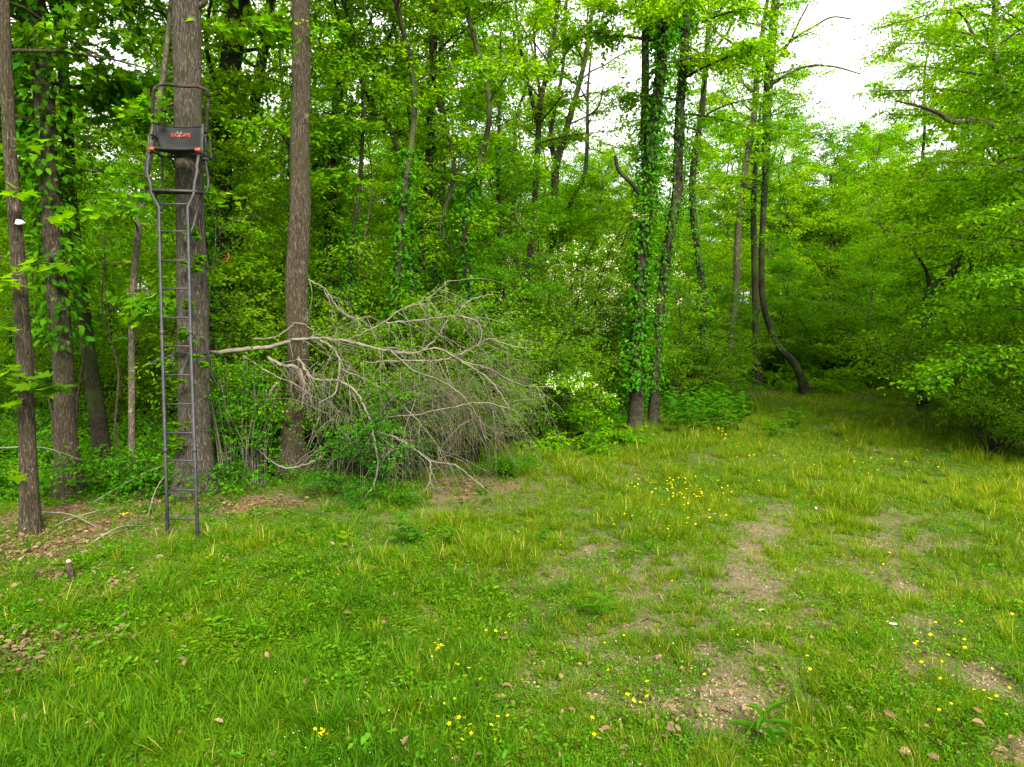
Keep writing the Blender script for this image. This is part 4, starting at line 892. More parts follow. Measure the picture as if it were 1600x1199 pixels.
# ---------------------------------------------------------------- fallen top / brush pile
def brush():
    rg = np.random.default_rng(31); g = gp(620, 770)
    root = empty('fallen_branch', g); tag(root, 'fallen dead treetop of bare pale branches and drooping brown twigs', 'fallen branch')
    L = [
        ([(340, 552, 14), (380, 546, 13), (417, 543, 12), (455, 533, 10), (496, 530, 9)], 11.1, 10.8),
        ([(455, 531, 8), (496, 529, 8), (541, 533, 8), (605, 548, 7), (658, 549, 6), (683, 527, 4), (700, 500, 3)], 10.8, 10.5),
        ([(658, 548, 5), (685, 545, 5), (710, 558, 5), (740, 576, 4), (770, 599, 3.5), (797, 640, 2.5)], 10.5, 10.4),
        ([(530, 537, 5), (545, 530, 5), (580, 515, 5), (605, 500, 5), (620, 488, 4), (661, 471, 3), (700, 440, 2)], 10.8, 10.6),
        ([(601, 504, 5), (643, 502, 5), (691, 496, 4), (729, 496, 4), (748, 505, 3), (752, 520, 2), (745, 545, 1.6)], 10.7, 10.3),
        ([(714, 494, 4), (729, 473, 4), (750, 464, 3), (772, 460, 2.5)], 10.5, 10.4),
        ([(575, 568, 5), (600, 565, 5), (643, 564, 5), (699, 561, 5), (740, 543, 4), (763, 530, 3.5), (793, 539, 3), (830, 545, 2)], 10.7, 10.2),
        ([(700, 561, 4), (760, 575, 3), (810, 600, 2.5), (860, 606, 1.6)], 10.5, 10.3),
        ([(496, 530, 7), (519, 543, 7), (530, 561, 6), (528, 595, 5), (523, 614, 4), (500, 630, 2)], 10.7, 10.4),
        ([(466, 560, 9), (489, 590, 7), (526, 595, 7), (549, 606, 7), (575, 648, 6), (586, 693, 5), (590, 738, 5), (575, 772, 4), (530, 817, 2.5)], 10.8, 9.7),
        ([(586, 674, 5), (620, 685, 5), (650, 704, 5), (671, 723, 4), (669, 757, 3), (655, 780, 2)], 10.4, 10.1),
        ([(671, 721, 4), (710, 727, 3.5), (744, 753, 2.5), (765, 770, 2)], 10.3, 10.2),
        ([(420, 560, 10), (436, 569, 9), (466, 576, 9), (475, 610, 6), (470, 640, 4)], 10.9, 10.7),
        ([(481, 437, 4), (508, 452, 4), (530, 483, 4), (553, 498, 3.5), (579, 494, 2)], 10.9, 10.8),
        ([(530, 576, 4), (575, 595, 4), (620, 625, 4), (650, 655, 3.5), (680, 693, 2.5), (700, 730, 1.6)], 10.6, 10.3),
        ([(605, 543, 4), (643, 576, 4), (703, 603, 3.5), (740, 640, 2.5), (760, 690, 1.6)], 10.6, 10.2),
        ([(600, 652, 2), (650, 648, 3), (700, 638, 3), (760, 630, 3), (800, 640, 1.5)], 10.3, 10.2),
        ([(412, 640, 8), (418, 622, 8), (428, 605, 7), (433, 598, 6)], 10.7, 10.6),
        ([(380, 556, 5), (430, 588, 5), (460, 600, 4), (480, 612, 3)], 10.9, 10.7),
        ([(395, 530, 4), (430, 527, 4), (470, 505, 3), (490, 520, 3), (480, 540, 2)], 10.9, 10.8),
        ([(400, 700, 3), (440, 730, 5), (480, 725, 5), (505, 712, 4)], 10.5, 10.6),
        ([(235, 568, 6), (262, 558, 7), (290, 548, 7), (340, 550, 8)], 10.9, 11.1),
    ]
    paths = []
    for pts, y0, y1 in L:
        n = len(pts); q = smooth_path([(*at(px, py, y0 + (y1 - y0) * k / (n - 1)), w_ * .56 * 10.6 / FPX / 2) for k, (px, py, w_) in enumerate(pts)], 6 * n)
        q[:, :3] += rg.normal(0, .006, (len(q), 3))
        mb = MB(); tube(mb, q[:, :3], np.maximum(q[:, 3], .003), 8, .08, n); mb.build('branch', M['twig_dead'], root, smooth=True); paths.append(q[:, :3])
    # side twigs
    tw, fine = MB(), MB(); A = np.concatenate(paths[1:17])
    for k in range(190):
        p = A[rg.integers(len(A))]; az = rg.uniform(-1.2, .9) if rg.random() < .8 else rg.uniform(0, 6.28); el = rg.normal(-.45, .4); l = rg.uniform(.3, 1.0)
        Q = limb_path(rg, p, az, el, l, rg.uniform(-.2, 1.2), 7, .22); Q[:, 1] = 10.5 + (Q[:, 1] - 10.5) * .6; Q[:, 2] = np.maximum(Q[:, 2], .05)
        tube(tw, Q, np.linspace(.0055, .0016, 7), 3, cap=False)
        for j in range(4):
            q0 = Q[rg.integers(2, 7)]; Z = limb_path(rg, q0, az + rg.normal(0, .8), el - .3 + rg.normal(0, .4), rg.uniform(.15, .5), .6, 5, .2); Z[:, 2] = np.maximum(Z[:, 2], .03)
            tube(tw if j == 0 else fine, Z, np.linspace(.003, .001, 5), 3, cap=False)
    # long fine drooping twigs, thickest at the outer skirt
    for k in range(560):
        px = rg.normal(700, 75); py = rg.uniform(555, 680) + max(0, (640 - px) * .2); Y = rg.uniform(10.1, 11.0)
        if px > 815 or px < 500: continue
        p = np.array(at(px, py, Y)); az = rg.normal(-.1, .8); l = rg.uniform(.4, 1.15)
        Q = limb_path(rg, p, az, rg.normal(-.35, .5), l, 1.0, 7, .28); Q[:, 2] = np.maximum(Q[:, 2], .02)
        tube(fine, Q, np.linspace(.0032, .0011, 7), 3, cap=False)
    for k in range(220):
        px = rg.uniform(490, 660); p = np.array(at(px, rg.uniform(560, 740), rg.uniform(10.1, 10.9))); Q = limb_path(rg, p, rg.uniform(0, 6.28), rg.normal(-.6, .5), rg.uniform(.4, 1.1), .8, 7, .15); Q[:, 2] = np.maximum(Q[:, 2], .02)
        tube(tw, Q, np.linspace(.0042, .0012, 7), 3, cap=False)
    o = tw.build('twigs', M['twig_dead'], root); o['kind'] = 'stuff'
    o = fine.build('fine_twigs', M['twig_fine'], root); o['kind'] = 'stuff'
brush()
# green bush growing up through the brush, cane thicket between the stout trunks
def thicket():
    rg = np.random.default_rng(41)
    root = empty('cane_thicket', gp(380, 760)); tag(root, 'thicket of thin pale upright canes with small round leaves between the two stout trunks', 'thicket')
    st, gr = MB(), MB(); lim = []
    for k in range(60):
        px = rg.uniform(338, 412); Y = rg.uniform(10.4, 11.2); x = px2x(px, Y); z = float(gz(x, Y)); l = rg.uniform(1.0, 2.1)
        Q = limb_path(rg, (x, Y, z - .05), rg.uniform(0, 6.28), 1.5 + rg.normal(0, .12), l, .2, 7, .07)
        tube(st, Q, np.linspace(rg.uniform(.007, .013), .004, 7), 5, cap=False); lim.append((Q, .006))
    foliage(gr if False else MB(), gr, rg, lim, 7500, .05, 'oval', .6, .2, 16, 3, first=.5)
    for k, (a, b) in enumerate((((345, 690), (352, 640)), ((352, 690), (338, 655)), ((357, 765), (352, 680)), ((395, 760), (385, 660)), ((415, 740), (425, 660)))):
        pass
    st.build('canes', M['cane_pale'], root)['kind'] = 'stuff'; gr.build('foliage', M['leaf_deep'], root)
    root = empty('leafy_shrub', gp(520, 770)); tag(root, 'small-leaved green shrub growing up through the fallen branches', 'shrub')
    st, gr = MB(), MB(); lim = []
    for k in range(22):
        px = rg.normal(580, 25); Y = rg.uniform(10.2, 10.9); x = px2x(px, Y)
        lim.append((limb_path(rg, (x, Y, 0), rg.uniform(0, 6.28), 1.2 + rg.normal(0, .2), rg.uniform(.7, 1.6), .5, 7, .12), .008))
    foliage(st, gr, rg, lim, 5200, .05, 'oval', .6, .3, 16, 5, first=.2)
    st.build('stem', M['bark_dark'], root); gr.build('foliage', M['leaf_deep'], root)
    root = empty('leafy_shrub', gp(600, 700)); tag(root, 'green sprig poking above the middle of the fallen branches', 'shrub')
    st, gr = MB(), MB(); lim = [(limb_path(rg, (px2x(px, 11.0), 11.0, 0), rg.uniform(0, 6.28), 1.4, rg.uniform(1.2, 2.0), .3, 7, .1), .008) for px in (565, 590, 600, 612, 640)]
    foliage(st, gr, rg, lim, 3400, .05, 'oval', .6, .25, 14, 5, first=.5); st.build('stem', M['bark_dark'], root); gr.build('foliage', M['leaf_mid'], root)
thicket()
for k, (px, Y, sc_, lab) in enumerate([(560, 11.9, .75, 'green shrub filling in behind the fallen branches near the brown trunk'), (650, 12.0, .8, 'green shrub rising behind the middle of the fallen branches'), (735, 12.4, .8, 'green shrub rising behind the outer twigs of the fallen branches'),
                                   (540, 10.0, .3, 'small leafy shrub on the grass below the hanging pale branch'), (610, 9.9, .28, 'small leafy shrub in the grass before the drooping twigs'), (780, 11.3, .3, 'small leafy shrub at the tip of the fallen branches')]):
    place(PS['privet' if k < 3 else 'low'][k % 2 + (k < 3)], 'green_shrub', lab, 'shrub', None, px2x(px, Y), Y, k, sc_ * (1 if k < 3 else 2.0))
# brush left of the ladder: thin dead sticks
for i, (a, b, lab) in enumerate([((20, 860, 8.2), (190, 790, 9.2), 'thin bent dead stick rising from the litter behind the cut stub'), ((60, 800, 9), (170, 835, 8.4), 'dead stick crossing the litter toward the ladder'), ((0, 700, 9.5), (130, 720, 9.8), 'dead twig caught between the two trunks by the frame edge'), ((140, 850, 8), (235, 822, 8.6), 'short pale stick on the litter before the ladder'), ((90, 960, 6.4), (180, 925, 7), 'dry stick in the weeds behind the stub shadow'), ((120, 800, 9.6), (335, 700, 10.2), 'long thin dead stick slanting behind the ladder foot'), ((75, 835, 8.9), (215, 800, 9.4), 'thin dead stick lying on the brown leaf litter'), ((230, 810, 8.9), (260, 740, 9.3), 'short dead stick propped against the thick trunk')]):
    mb = MB(); p, q = at(*a), at(*b); m_ = (p + q) / 2 + Vector((0, 0, .1)); tube(mb, smooth_path([tuple(p), tuple(m_), tuple(q)], 12), np.linspace(.012, .004, 12), 6, .1, i)
    tag(mb.build('dead_stick', M['twig_dead'], at0=p), lab, 'stick')
# the cut sapling stub
g = gp(112, 905); root = empty('sapling_stump', g); tag(root, 'short cut sapling stub with a pale top sticking out of the weeds', 'stump')
mb = MB(); tube(mb, [g + Vector((0, 0, -.05)), g + Vector((-.01, 0, .1)), g + Vector((-.02, 0, .2))], [.034, .028, .027], 12, .06, 2); mb.build('stub', M['bark_brown'], root, smooth=True)
mb = MB(); p = g + Vector((-.02, 0, .2)); tube(mb, [p, p + Vector((0, 0, .012)), p + Vector((.004, .004, .022))], [.024, .022, .008], 10, .1, 2); mb.build('cut_face', M['wood_cut'], root)
# orange flagging tape
mb = MB(); p = at(356, 402, 10.4); V = []
for k in range(9):
    f = k / 8; V += [tuple(p + Vector((.02 * math.sin(f * 5) - .008, .012 * math.sin(f * 7), -.12 * f + .05))), tuple(p + Vector((.02 * math.sin(f * 5) + .008, .012 * math.cos(f * 7), -.12 * f + .05)))]
mb.add(V + [(x, y + .003, z) for x, y, z in V], None, [(2 * k, 2 * k + 1, 2 * k + 3, 2 * k + 2) for k in range(8)] + [(18 + 2 * k, 20 + 2 * k, 21 + 2 * k, 19 + 2 * k) for k in range(8)])
tag(mb.build('flagging_tape', M['orange'], at0=p), 'orange ribbon tied to a twig beside the thick trunk', 'ribbon')

# ---------------------------------------------------------------- ground cover
def tussock(seed, n, h, spread, lean, wid, shape='blade', mat='grass', hue=None):
    rg = np.random.default_rng(seed); mb = MB(); a = rg.uniform(0, 2 * PI, n)
    base = np.stack([np.cos(a), np.sin(a), 0 * a], 1) * (rg.random(n) ** .7 * spread)[:, None]
    b = a + rg.normal(0, .7, n); up = rg.uniform(*lean, n)
    H = h * rg.uniform(.45, 1.15, n); segs = 3
    d = np.stack([np.cos(b) * np.cos(up), np.sin(b) * np.cos(up), np.sin(up)], 1)
    side = np.stack([-np.sin(b), np.cos(b), 0 * b], 1) * (wid * rg.uniform(.6, 1.3, n))[:, None]
    V = []; P = base.copy(); P[:, 2] -= .01
    for k, wf in enumerate((.75, 1, .75)):
        V += [P - side * wf, P + side * wf]; P = P + d * (H / 3)[:, None]; d = norm(d + np.array([0, 0, -.28]) + np.stack([np.cos(b), np.sin(b), 0 * b], 1) * .12)
    V += [P]; V = np.stack(V, 1); k = 7
    T_ = (np.array([(4, 5, 6)])[None] + (np.arange(n) * k)[:, None, None]).reshape(-1, 3)
    Q_ = (np.array([(0, 1, 3, 2), (2, 3, 5, 4)])[None] + (np.arange(n) * k)[:, None, None]).reshape(-1, 4)
    h_ = rg.random(n) if hue is None else np.clip(hue + rg.normal(0, .15, n), 0, 1)
    mb.add(V.reshape(-1, 3), T_, Q_, np.repeat(np.stack([h_, rg.random(n)], 1), k, 0)); return mb
def forb(seed, n, h, r, size, shape, mat):
    rg = np.random.default_rng(seed); mb = MB(); a = rg.uniform(0, 2 * PI, n); rr = r * rg.random(n) ** .6
    pos = np.stack([np.cos(a) * rr, np.sin(a) * rr, h * rg.uniform(.25, 1, n)], 1); d = np.stack([np.cos(a), np.sin(a), rg.normal(.1, .3, n)], 1) + rg.normal(0, .4, (n, 3))
    leaves(mb, rg, pos, d, rg.normal(0, .35, (n, 3)) + [0, 0, 1], size * rg.uniform(.6, 1.2, n), shape); return mb.mesh('forb', M[mat])
gsrc = [tussock(201 + i, 34, .17, .06, (.9, 1.5), .0028).mesh('tuft', M['grass']) for i in range(3)] + \
       [tussock(211 + i, 30, .28, .07, (.95, 1.5), .0032).mesh('tuft', M['grass']) for i in range(3)] + \
       [tussock(221 + i, 40, .09, .09, (.5, 1.4), .0024, hue=.7).mesh('tuft', M['grass']) for i in range(2)]
lsrc = [tussock(231 + i, 26, .16, .09, (.3, 1.3), .0065, hue=.4).mesh('tuft', M['grass_lush']) for i in range(3)] + [tussock(241 + i, 30, .24, .08, (.8, 1.4), .004, hue=.3).mesh('tuft', M['grass_lush']) for i in range(2)]
csrc = [forb(251, 40, .06, .11, .028, 'oval', 'clover'), forb(252, 40, .07, .12, .026, 'oval', 'clover'), forb(253, 26, .10, .12, .036, 'oval', 'herb'), forb(254, 24, .10, .10, .05, 'lance', 'clover'), forb(255, 60, .04, .13, .016, 'oval', 'clover')]
usrc = [forb(261, 40, .22, .25, .07, 'oval', 'leaf_deep'), forb(262, 50, .3, .3, .055, 'oval', 'leaf_mid'), tussock(263, 30, .3, .12, (.6, 1.4), .005, hue=.3).mesh('tuft', M['grass_lush'])]
dsrc = []
for i in range(4):
    rg = np.random.default_rng(270 + i); mb = MB(); n = 7; pos = rg.normal(0, .08, (n, 3)) * [1, 1, .12] + [0, 0, .012]
    leaves(mb, rg, pos, rg.normal(0, 1, (n, 3)) * [1, 1, .2], rg.normal(0, .45, (n, 3)) + [0, 0, 1], .055 * rg.uniform(.4, 1.2, n), 'oval'); dsrc.append(mb.mesh('litter', M['dead_leaf']))
ssrc = [tussock(291 + i, 16, .09, .10, (-.02, .35), .0022).mesh('straw', M['straw']) for i in range(3)]
fsrc = [tussock(295 + i, 46, .055, .11, (.4, 1.4), .0019).mesh('tuft', M['grass']) for i in range(2)] + [forb(297, 46, .03, .12, .014, 'oval', 'clover'), forb(298, 30, .035, .12, .02, 'diamond', 'herb')]
wsrc = []
for i in range(2):
    rg = np.random.default_rng(280 + i); mb = MB(); n = 7; pos = rg.normal(0, .16, (n, 3)); pos[:, 2] = rg.uniform(.04, .13, n)
    leaves(mb, rg, pos, rg.normal(0, 1, (n, 3)), rg.normal(0, .4, (n, 3)) + [0, 0, 1], .008 * rg.uniform(.6, 1.3, n), 'diamond'); wsrc.append(mb.mesh('flecks', M['blossom']))

rg = np.random.default_rng(99)
def points(n, bias=1.0, ymax=32, ymin=2.6):
    """ground points inside and around the view, denser near the camera"""
    n = int(n * 1.35); px = rg.uniform(-550, 2150, n); u = rg.random(n); inv = 1 / ymax + (1 / ymin - 1 / ymax) * u ** bias; y = 1 / inv
    return px2x(px, y), y, px
def thin(x, y, px, keep):
    k = rg.random(len(x)) < keep; return x[k], y[k], px[k]
def emit(name, x, y, srcs, sc, label, cat, w_=None, tilt=.15):
    n = len(x); P = np.stack([x, y, gz(x, y) - .004], 1); R = np.stack([rg.normal(0, tilt, n), rg.normal(0, tilt, n), rg.uniform(0, 6.28, n)], 1)
    return gn_scatter(name, P, R, sc if hasattr(sc, '__len__') else np.full(n, sc), rg.choice(len(srcs), n, p=w_), srcs, label, cat)
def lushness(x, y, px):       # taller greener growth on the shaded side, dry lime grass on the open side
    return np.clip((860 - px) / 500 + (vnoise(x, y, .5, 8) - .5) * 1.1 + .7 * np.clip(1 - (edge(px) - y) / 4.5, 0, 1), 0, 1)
x, y, px = points(140000, .95); wd = inwood(x, y); br_ = bare(x, y); li = litter(x, y); ns = vnoise(x, y, 1.7, 9) * .6 + vnoise(x, y, 5, 10) * .4; ls = lushness(x, y, px)
ns = ns * .7 + .3 * vnoise(x, y, 9, 78); keep = np.clip((ns - .38) * 4.5, .03, 1) * (1 - np.clip(br_ * (.5 + 1.3 * vnoise(x, y, 6, 77)), 0, .94)) * (1 - np.clip(li * 1.3, 0, .95)) * (1 - wd * .97) * (1 - .88 * ls)
near = np.clip((y - 3) / 5, 0, 1); keep = keep * (.5 + .5 * near) * (1 - .35 * np.clip((px - 800) / 200, 0, 1) * np.clip((10 - y) / 3, 0, 1)); far = np.clip((y - 11) / 5, 0, 1) * (1 - wd); keep = keep + far * (.75 - keep) * .8 * (1 - np.clip(br_ * 1.5, 0, 1))
x1, y1, p1 = thin(x, y, px, keep)
hsc = .62 + 1.0 * vnoise(x1, y1, 1.5, 12) ** 2 + .14 * rg.normal(0, 1, len(x1)); hsc = np.clip(hsc * np.interp(y1, [3, 7, 12, 26], [.5, .66, .95, 1.3]), .4, 1.9) * (1 - .5 * np.clip(bare(x1, y1) * 2, 0, 1))
emit('grass', x1, y1, gsrc, hsc, 'lime green meadow grass in uneven tufts', 'grass', [.15, .15, .15, .05, .05, .05, .2, .2])
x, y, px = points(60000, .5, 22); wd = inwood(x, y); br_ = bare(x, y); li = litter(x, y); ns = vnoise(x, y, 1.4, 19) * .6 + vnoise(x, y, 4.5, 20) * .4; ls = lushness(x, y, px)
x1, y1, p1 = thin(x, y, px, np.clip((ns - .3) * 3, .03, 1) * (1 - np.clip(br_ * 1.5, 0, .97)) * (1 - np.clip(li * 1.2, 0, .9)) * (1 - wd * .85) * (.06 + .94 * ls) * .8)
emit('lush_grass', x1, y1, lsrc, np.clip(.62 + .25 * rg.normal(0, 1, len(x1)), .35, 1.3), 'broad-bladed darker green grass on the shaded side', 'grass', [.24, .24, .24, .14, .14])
x, y, px = points(52000, .5, 24); wd = inwood(x, y); ns = vnoise(x, y, 1.1, 29) * .6 + vnoise(x, y, 3.5, 30) * .4
x1, y1, p1 = thin(x, y, px, np.clip((ns - .42) * 4, .05, 1) * (1 - np.clip(bare(x, y) * 1.3, 0, .9)) * (1 - np.clip(litter(x, y), 0, .75)) * (1 - wd * .6) * (.22 + .75 * lushness(x, y, px)))
emit('clover', x1, y1, csrc, np.clip(.85 + .3 * rg.normal(0, 1, len(x1)), .4, 1.7), 'low round-leaved weeds and clover among the grass', 'ground cover', [.24, .22, .17, .12, .25])
x, y, px = points(26000, .8, 40, 8); wd = inwood(x, y); ns = vnoise(x, y, .8, 39)
x1, y1, p1 = thin(x, y, px, wd * np.clip((ns - .35) * 3, .05, 1) * np.where(px < 340, .55, 1))
emit('undergrowth', x1, y1, usrc, np.clip(.9 + .35 * rg.normal(0, 1, len(x1)), .5, 1.9), 'green undergrowth on the forest floor', 'undergrowth', [.35, .4, .25])
x, y, px = points(70000, .6, 26); wd = inwood(x, y)
x1, y1, p1 = thin(x, y, px, np.clip(litter(x, y) * 1.0 + wd * .2 + .02 + bare(x, y) * .0, 0, 1))
emit('leaf_litter', x1, y1, dsrc, rg.uniform(.6, 1.3, len(x1)), 'dry brown fallen leaves strewn on the soil', 'leaf litter', tilt=.25)
x, y, px = points(34000, .6, 20); wd = inwood(x, y); x1, y1, p1 = thin(x, y, px, (.45 + .5 * np.clip(bare(x, y), 0, 1)) * (1 - wd * .6))
emit('dry_thatch', x1, y1, ssrc, rg.uniform(.6, 1.3, len(x1)), 'dry straw and old stems lying between the grass tufts', 'thatch', tilt=.12)
x, y, px = points(80000, .75, 28); wd = inwood(x, y); x1, y1, p1 = thin(x, y, px, np.clip((vnoise(x, y, 2.3, 91) * .6 + vnoise(x, y, 8, 92) * .4 - .35) * 4, .08, 1) * (1 - .8 * np.clip(bare(x, y), 0, 1)) * (1 - wd))
emit('fine_ground_cover', x1, y1, fsrc, rg.uniform(.6, 1.3, len(x1)) * np.interp(y1, [4, 10, 28], [1, 1.5, 2.8]), 'fine low moss-like shoots filling between taller tufts', 'ground cover')
csr = []
for i in range(3):
    rgc = np.random.default_rng(300 + i); mb = MB(); p0 = np.array([(0, 0, 1), (1, 0, 0), (0, 1, 0), (-1, 0, 0), (0, -1, 0), (.6, .6, .5), (-.6, .6, .55), (-.6, -.6, .5), (.6, -.6, .5)], float)
    for q in range(6):
        v = p0 * rgc.uniform(.7, 1.25, (9, 3)) * rgc.uniform(.004, .013) * np.array([1, 1, .7]) + np.array([*rgc.normal(0, .05, 2), 0])
        mb.add(v, [(0, 5, 6), (0, 6, 7), (0, 7, 8), (0, 8, 5), (5, 1, 2), (5, 2, 6), (6, 2, 3), (6, 3, 7), (7, 3, 4), (7, 4, 8), (8, 4, 1), (8, 1, 5)])
    csr.append(mb.mesh('clods', M['soil']))
x, y, px = points(30000, .6, 14); x1, y1, p1 = thin(x, y, px, np.clip(bare(x, y) * .45, .02, 1) * (1 - inwood(x, y)))
emit('soil_clods', x1, y1, csr, rg.uniform(.5, 1.3, len(x1)), 'crumbs and small clods on the worn soil', 'soil crumbs')
x, y, px = points(2600, .6, 20); x1, y1, p1 = thin(x, y, px, np.clip((vnoise(x, y, .9, 49) - .5) * 2, 0, .6) * (1 - inwood(x, y)))
emit('white_specks', x1, y1, wsrc, 1.0, 'tiny white flowers flecking the grass', 'flowers')

# ---- individual weeds, flowers and leaves
def weed(name, label, px, py, n, h, r, key, size, levels=4, group=None, cat='plant'):
    g = gp(px, py); root = empty(name, g); tag(root, label, cat, group)
    mb = MB(); stems = max(1, n // 9)
    for s_ in range(stems):
        a0 = rl_.uniform(0, 6.28); o0 = Vector((math.cos(a0), math.sin(a0), 0)) * (r * .55 * (s_ > 0)); top_ = o0 * 1.4 + Vector((rl_.gauss(0, .02), rl_.gauss(0, .02), h * rl_.uniform(.75, 1.1)))
        tube(mb, [g + o0 * .4, g + (o0 + top_) / 2, g + top_], [.004, .0035, .002], 5)
        m = n // stems
        for k in range(m):
            f = .25 + .75 * k / max(1, m - 1); p = g + o0.lerp(top_, f); put_leaf(root, key, p, size * rl_.uniform(.7, 1.15) * (1.1 - .3 * f), heading=k * 2.4 + rl_.uniform(-.3, .3), tilt=rl_.uniform(-.1, .5))
    mb.build('stem', M['herb'], root); return root
weed('broadleaf_seedling', 'lone dark green seedling with long pointed leaves by the bare wheel track', 1190, 1160, 12, .2, .06, 'lance', .2)
weed('broadleaf_weed', 'clump of glossy broad green leaves at the foot of the brush pile', 635, 850, 44, .36, .22, 'oval', .13)
weed('broadleaf_weed', 'smaller leafy clump just beside the glossy one at the brush pile', 695, 855, 24, .26, .16, 'oval', .11)
weed('broadleaf_weed', 'flat patch of green weeds in the grass between brush pile and bare soil', 850, 855, 36, .16, .24, 'oval', .08)
weed('broadleaf_weed', 'weed with upright pale leaves in a tuft beside the open soil', 935, 965, 16, .28, .08, 'lance', .19)
weed('broadleaf_weed', 'small two-leaved weed on the nearest ground on the mossy ground', 785, 1115, 8, .1, .05, 'lance', .12)
weed('broadleaf_weed', 'broad pale-green weed leaf rising from the shaded grass', 340, 995, 7, .12, .06, 'oval_b', .14)
weed('broadleaf_weed', 'single light leafy sprig between ladder foot and brush pile', 545, 860, 7, .2, .05, 'oval_b', .14)
weed('vine_seedling', 'upright leafy seedling beside the slim lichen-patched trunk', 75, 740, 20, .62, .09, 'oval', .14)
weed('vine_seedling', 'small leafy seedling low on the ladder trunk side', 232, 805, 9, .16, .07, 'oval', .11)
HP = [(1060, 668), (1085, 672), (1110, 665), (1130, 668), (1045, 655), (1075, 655), (1100, 650), (1125, 652), (1150, 662), (870, 665), (900, 668), (930, 660), (955, 668), (1215, 672), (1238, 660)]
for i, (px, py) in enumerate(HP):
    lab = 'leafy waist-high herb in the patch beside the big ivy trunk' if px > 1000 and px < 1200 else ('blue-green herb in the low bed on the brush side of the big ivy trunk' if px < 1000 else 'solitary leafy herb on the meadow short of the crooked tree')
    weed('leafy_herb', lab, px, py + 10, 64, .95 if 1000 < px < 1200 else .45, .25, 'lance', .26 if 1000 < px < 1200 else .2, group='herbs: ' + lab)

# yellow wildflowers
fm = MB(); rgf = np.random.default_rng(3)
for k in range(5):
    a = k * 2 * PI / 5; leaves(fm, rgf, np.zeros((1, 3)), np.array([[math.cos(a), math.sin(a), .15]]), np.array([[0, 0, 1.]]), np.array([.014]), 'oval', hue=.5)
flower_mesh = fm.mesh('bloom', M['yellow']); sm = MB(); tube(sm, [(0, 0, -.12), (.004, 0, -.06), (0, 0, 0)], .0011, 4); stem_mesh = sm.mesh('stem', M['grass'])
def flower(px, py, label, group, s=1.0, h=.1):
    g = gp(px, py); root = empty('yellow_flower', g + Vector((0, 0, 0))); tag(root, label, 'flower', group)
    h = h * rl_.uniform(.8, 1.2); o = link('bloom', flower_mesh, root, (0, 0, h)); o.rotation_euler = (rl_.uniform(-.4, .6), rl_.uniform(-.4, .4), rl_.uniform(0, 6)); o.scale = (s,) * 3
    o = link('stem', stem_mesh, root, (0, 0, h), sc=(1, 1, h / .12)); return root
FG = [('yellow flower in the loose cluster on the nearest ground', [(755, 968), (718, 980), (738, 993), (760, 1003), (775, 1005), (790, 1000), (700, 1025), (716, 1062), (733, 1070), (750, 1082), (728, 1110), (710, 1125), (695, 1133), (717, 1150), (702, 1165), (716, 1158), (735, 1165), (737, 1175), (722, 1186), (778, 1150), (792, 1140), (793, 1148), (768, 1165), (820, 1088), (774, 1190)]),
      ('yellow flower in the scatter near the lone pointed seedling', [(1050, 918), (1120, 1030), (1145, 1003), (1152, 1015), (1100, 1070), (1065, 1060), (980, 1110), (990, 1120), (1010, 1115), (1000, 1128), (920, 1112), (930, 1108), (925, 1150), (928, 1172), (1010, 1090), (945, 1010), (975, 1000), (950, 1060), (1080, 1065)]),
      ('yellow flower in the sprinkle beside the second wheel track', [(1390, 870), (1375, 882), (1380, 890), (1362, 905), (1430, 990), (1460, 1003), (1490, 1005), (1452, 1022), (1505, 1035), (1506, 1042), (1480, 1055), (1432, 1030), (1428, 1035), (1260, 1050), (1265, 1068), (1548, 1080), (1440, 1095), (1467, 1093), (1520, 1110), (1535, 1115), (1545, 1123), (1575, 1108), (1580, 985), (1500, 1000), (1438, 1062), (1470, 1062), (1485, 1130), (1466, 1136), (1555, 1120), (1570, 1145), (1385, 1000), (1400, 1045)])]
for lab, pts in FG:
    for px, py in pts: flower(px, py, lab, lab, rl_.uniform(.75, 1.25))
lab = 'small yellow buttercup in the speckled drift on the mid meadow'
for k in range(110):
    px = rl_.gauss(1060, 55); py = rl_.gauss(778, 14) if k < 80 else rl_.gauss(830, 18); flower(px, py, lab, lab, 1.15, .18)
lab = 'tiny yellow bloom on the far meadow'
for k in range(40): flower(rl_.uniform(1150, 1500), rl_.uniform(700, 760), lab, lab, 1.2, .2)
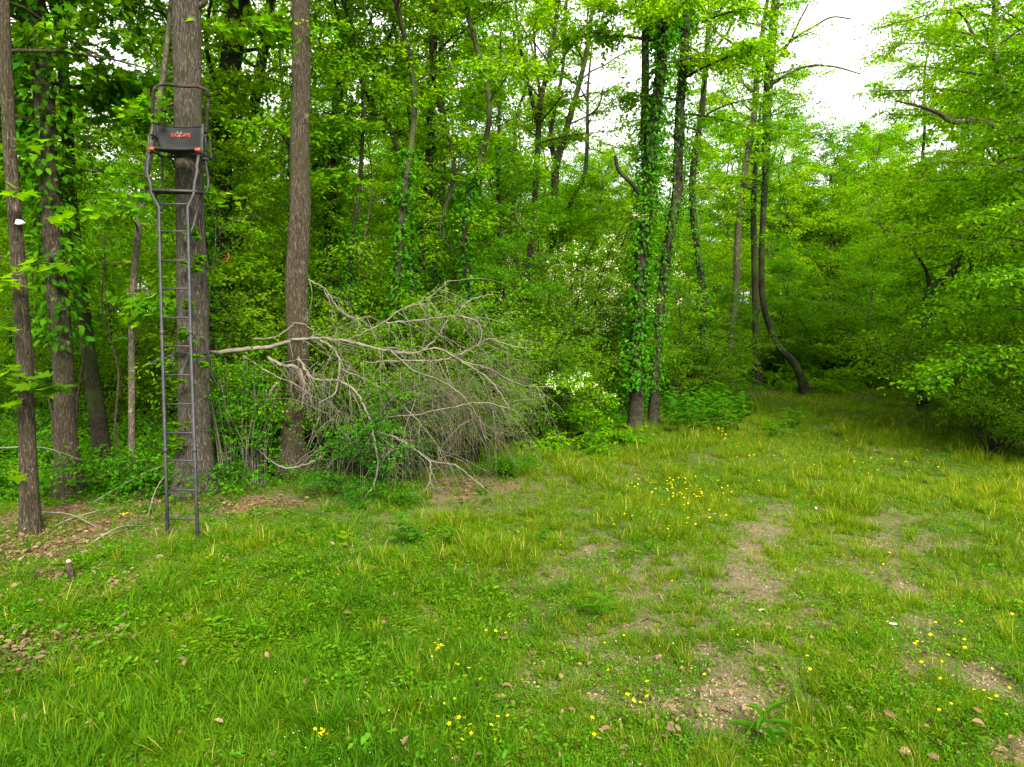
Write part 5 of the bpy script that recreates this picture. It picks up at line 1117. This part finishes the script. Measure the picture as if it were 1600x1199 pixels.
for (px, py, lab) in [(192, 812, 'bright yellow leaf cluster on the brown leaf litter by the ladder foot'), (505, 1176, 'tight bunch of yellow blooms on a soil patch on the nearest ground'), (688, 1022, 'pair of orange-yellow blooms in a tall grass tuft'), (1127, 690, 'yellow-flowered weed head beside the herb patch'), (1150, 672, 'second yellow-flowered weed head on the herb patch rim')]:
    g = gp(px, py); root = empty('yellow_flower_bunch', g); tag(root, lab, 'flowers')
    for k in range(12):
        o = link('bloom', flower_mesh, root, (rl_.gauss(0, .035) * g.y / 6, rl_.gauss(0, .03) * g.y / 6, .06 + rl_.gauss(0, .01) + (.3 if py < 700 else 0) * rl_.random())); o.scale = (1.0 if g.y < 10 else 1.9,) * 3; o.rotation_euler = (rl_.uniform(0, .8), 0, rl_.uniform(0, 6))
# larger single dead leaves
dl = [leaf_mesh('oval', 'leaf', M['dead_leaf'], 8), leaf_mesh('maple', 'leaf', M['dead_leaf'], 9)]
lab = 'curled brown oak leaf lying on worn ground'
for px, py in [(1145, 1190), (1290, 1030), (1290, 1015), (770, 1110), (765, 1120), (690, 1120), (480, 1100), (620, 1050), (600, 1040), (250, 1030), (230, 960), (190, 985), (120, 1000), (95, 995), (60, 1010), (40, 1005), (880, 870), (900, 985), (700, 985), (590, 975), (720, 935), (840, 1020), (740, 1035), (770, 1040), (1000, 1050), (985, 1180), (870, 1150), (1075, 1170), (530, 1130), (560, 1190), (440, 1180), (330, 1140), (130, 1105)]:
    o = link('fallen_leaf', dl[rl_.random() < .2], None, gp(px, py) + Vector((0, 0, .03))); o.rotation_euler = (rl_.uniform(-.4, .4), rl_.uniform(-.4, .4), rl_.uniform(0, 6)); o.scale = (rl_.uniform(.05, .095),) * 3
    tag(o, lab, 'leaf', 'curled brown leaves on the worn ground')
for px, py, l in [(1190, 960, 'small white scrap on the bare wheel track'), (1063, 1035, 'pale white chip in the sparse grass left of the wheel track'), (1395, 990, 'folded whitish dry leaf on the second wheel track'), (1275, 797, 'white flower head standing alone in the mid meadow')]:
    g = gp(px, py); rg_ = np.random.default_rng(px); mb = MB(); leaves(mb, rg_, np.tile(np.array(g) + [0, 0, .03], (3, 1)), rg_.normal(0, 1, (3, 3)) * [1, 1, .3], rg_.normal(0, .3, (3, 3)) + [0, 0, 1], .035 * g.y / 6 * np.ones(3), 'oval')
    tag(mb.build('white_scrap', M['white_paint'], at0=g), l, 'scrap')
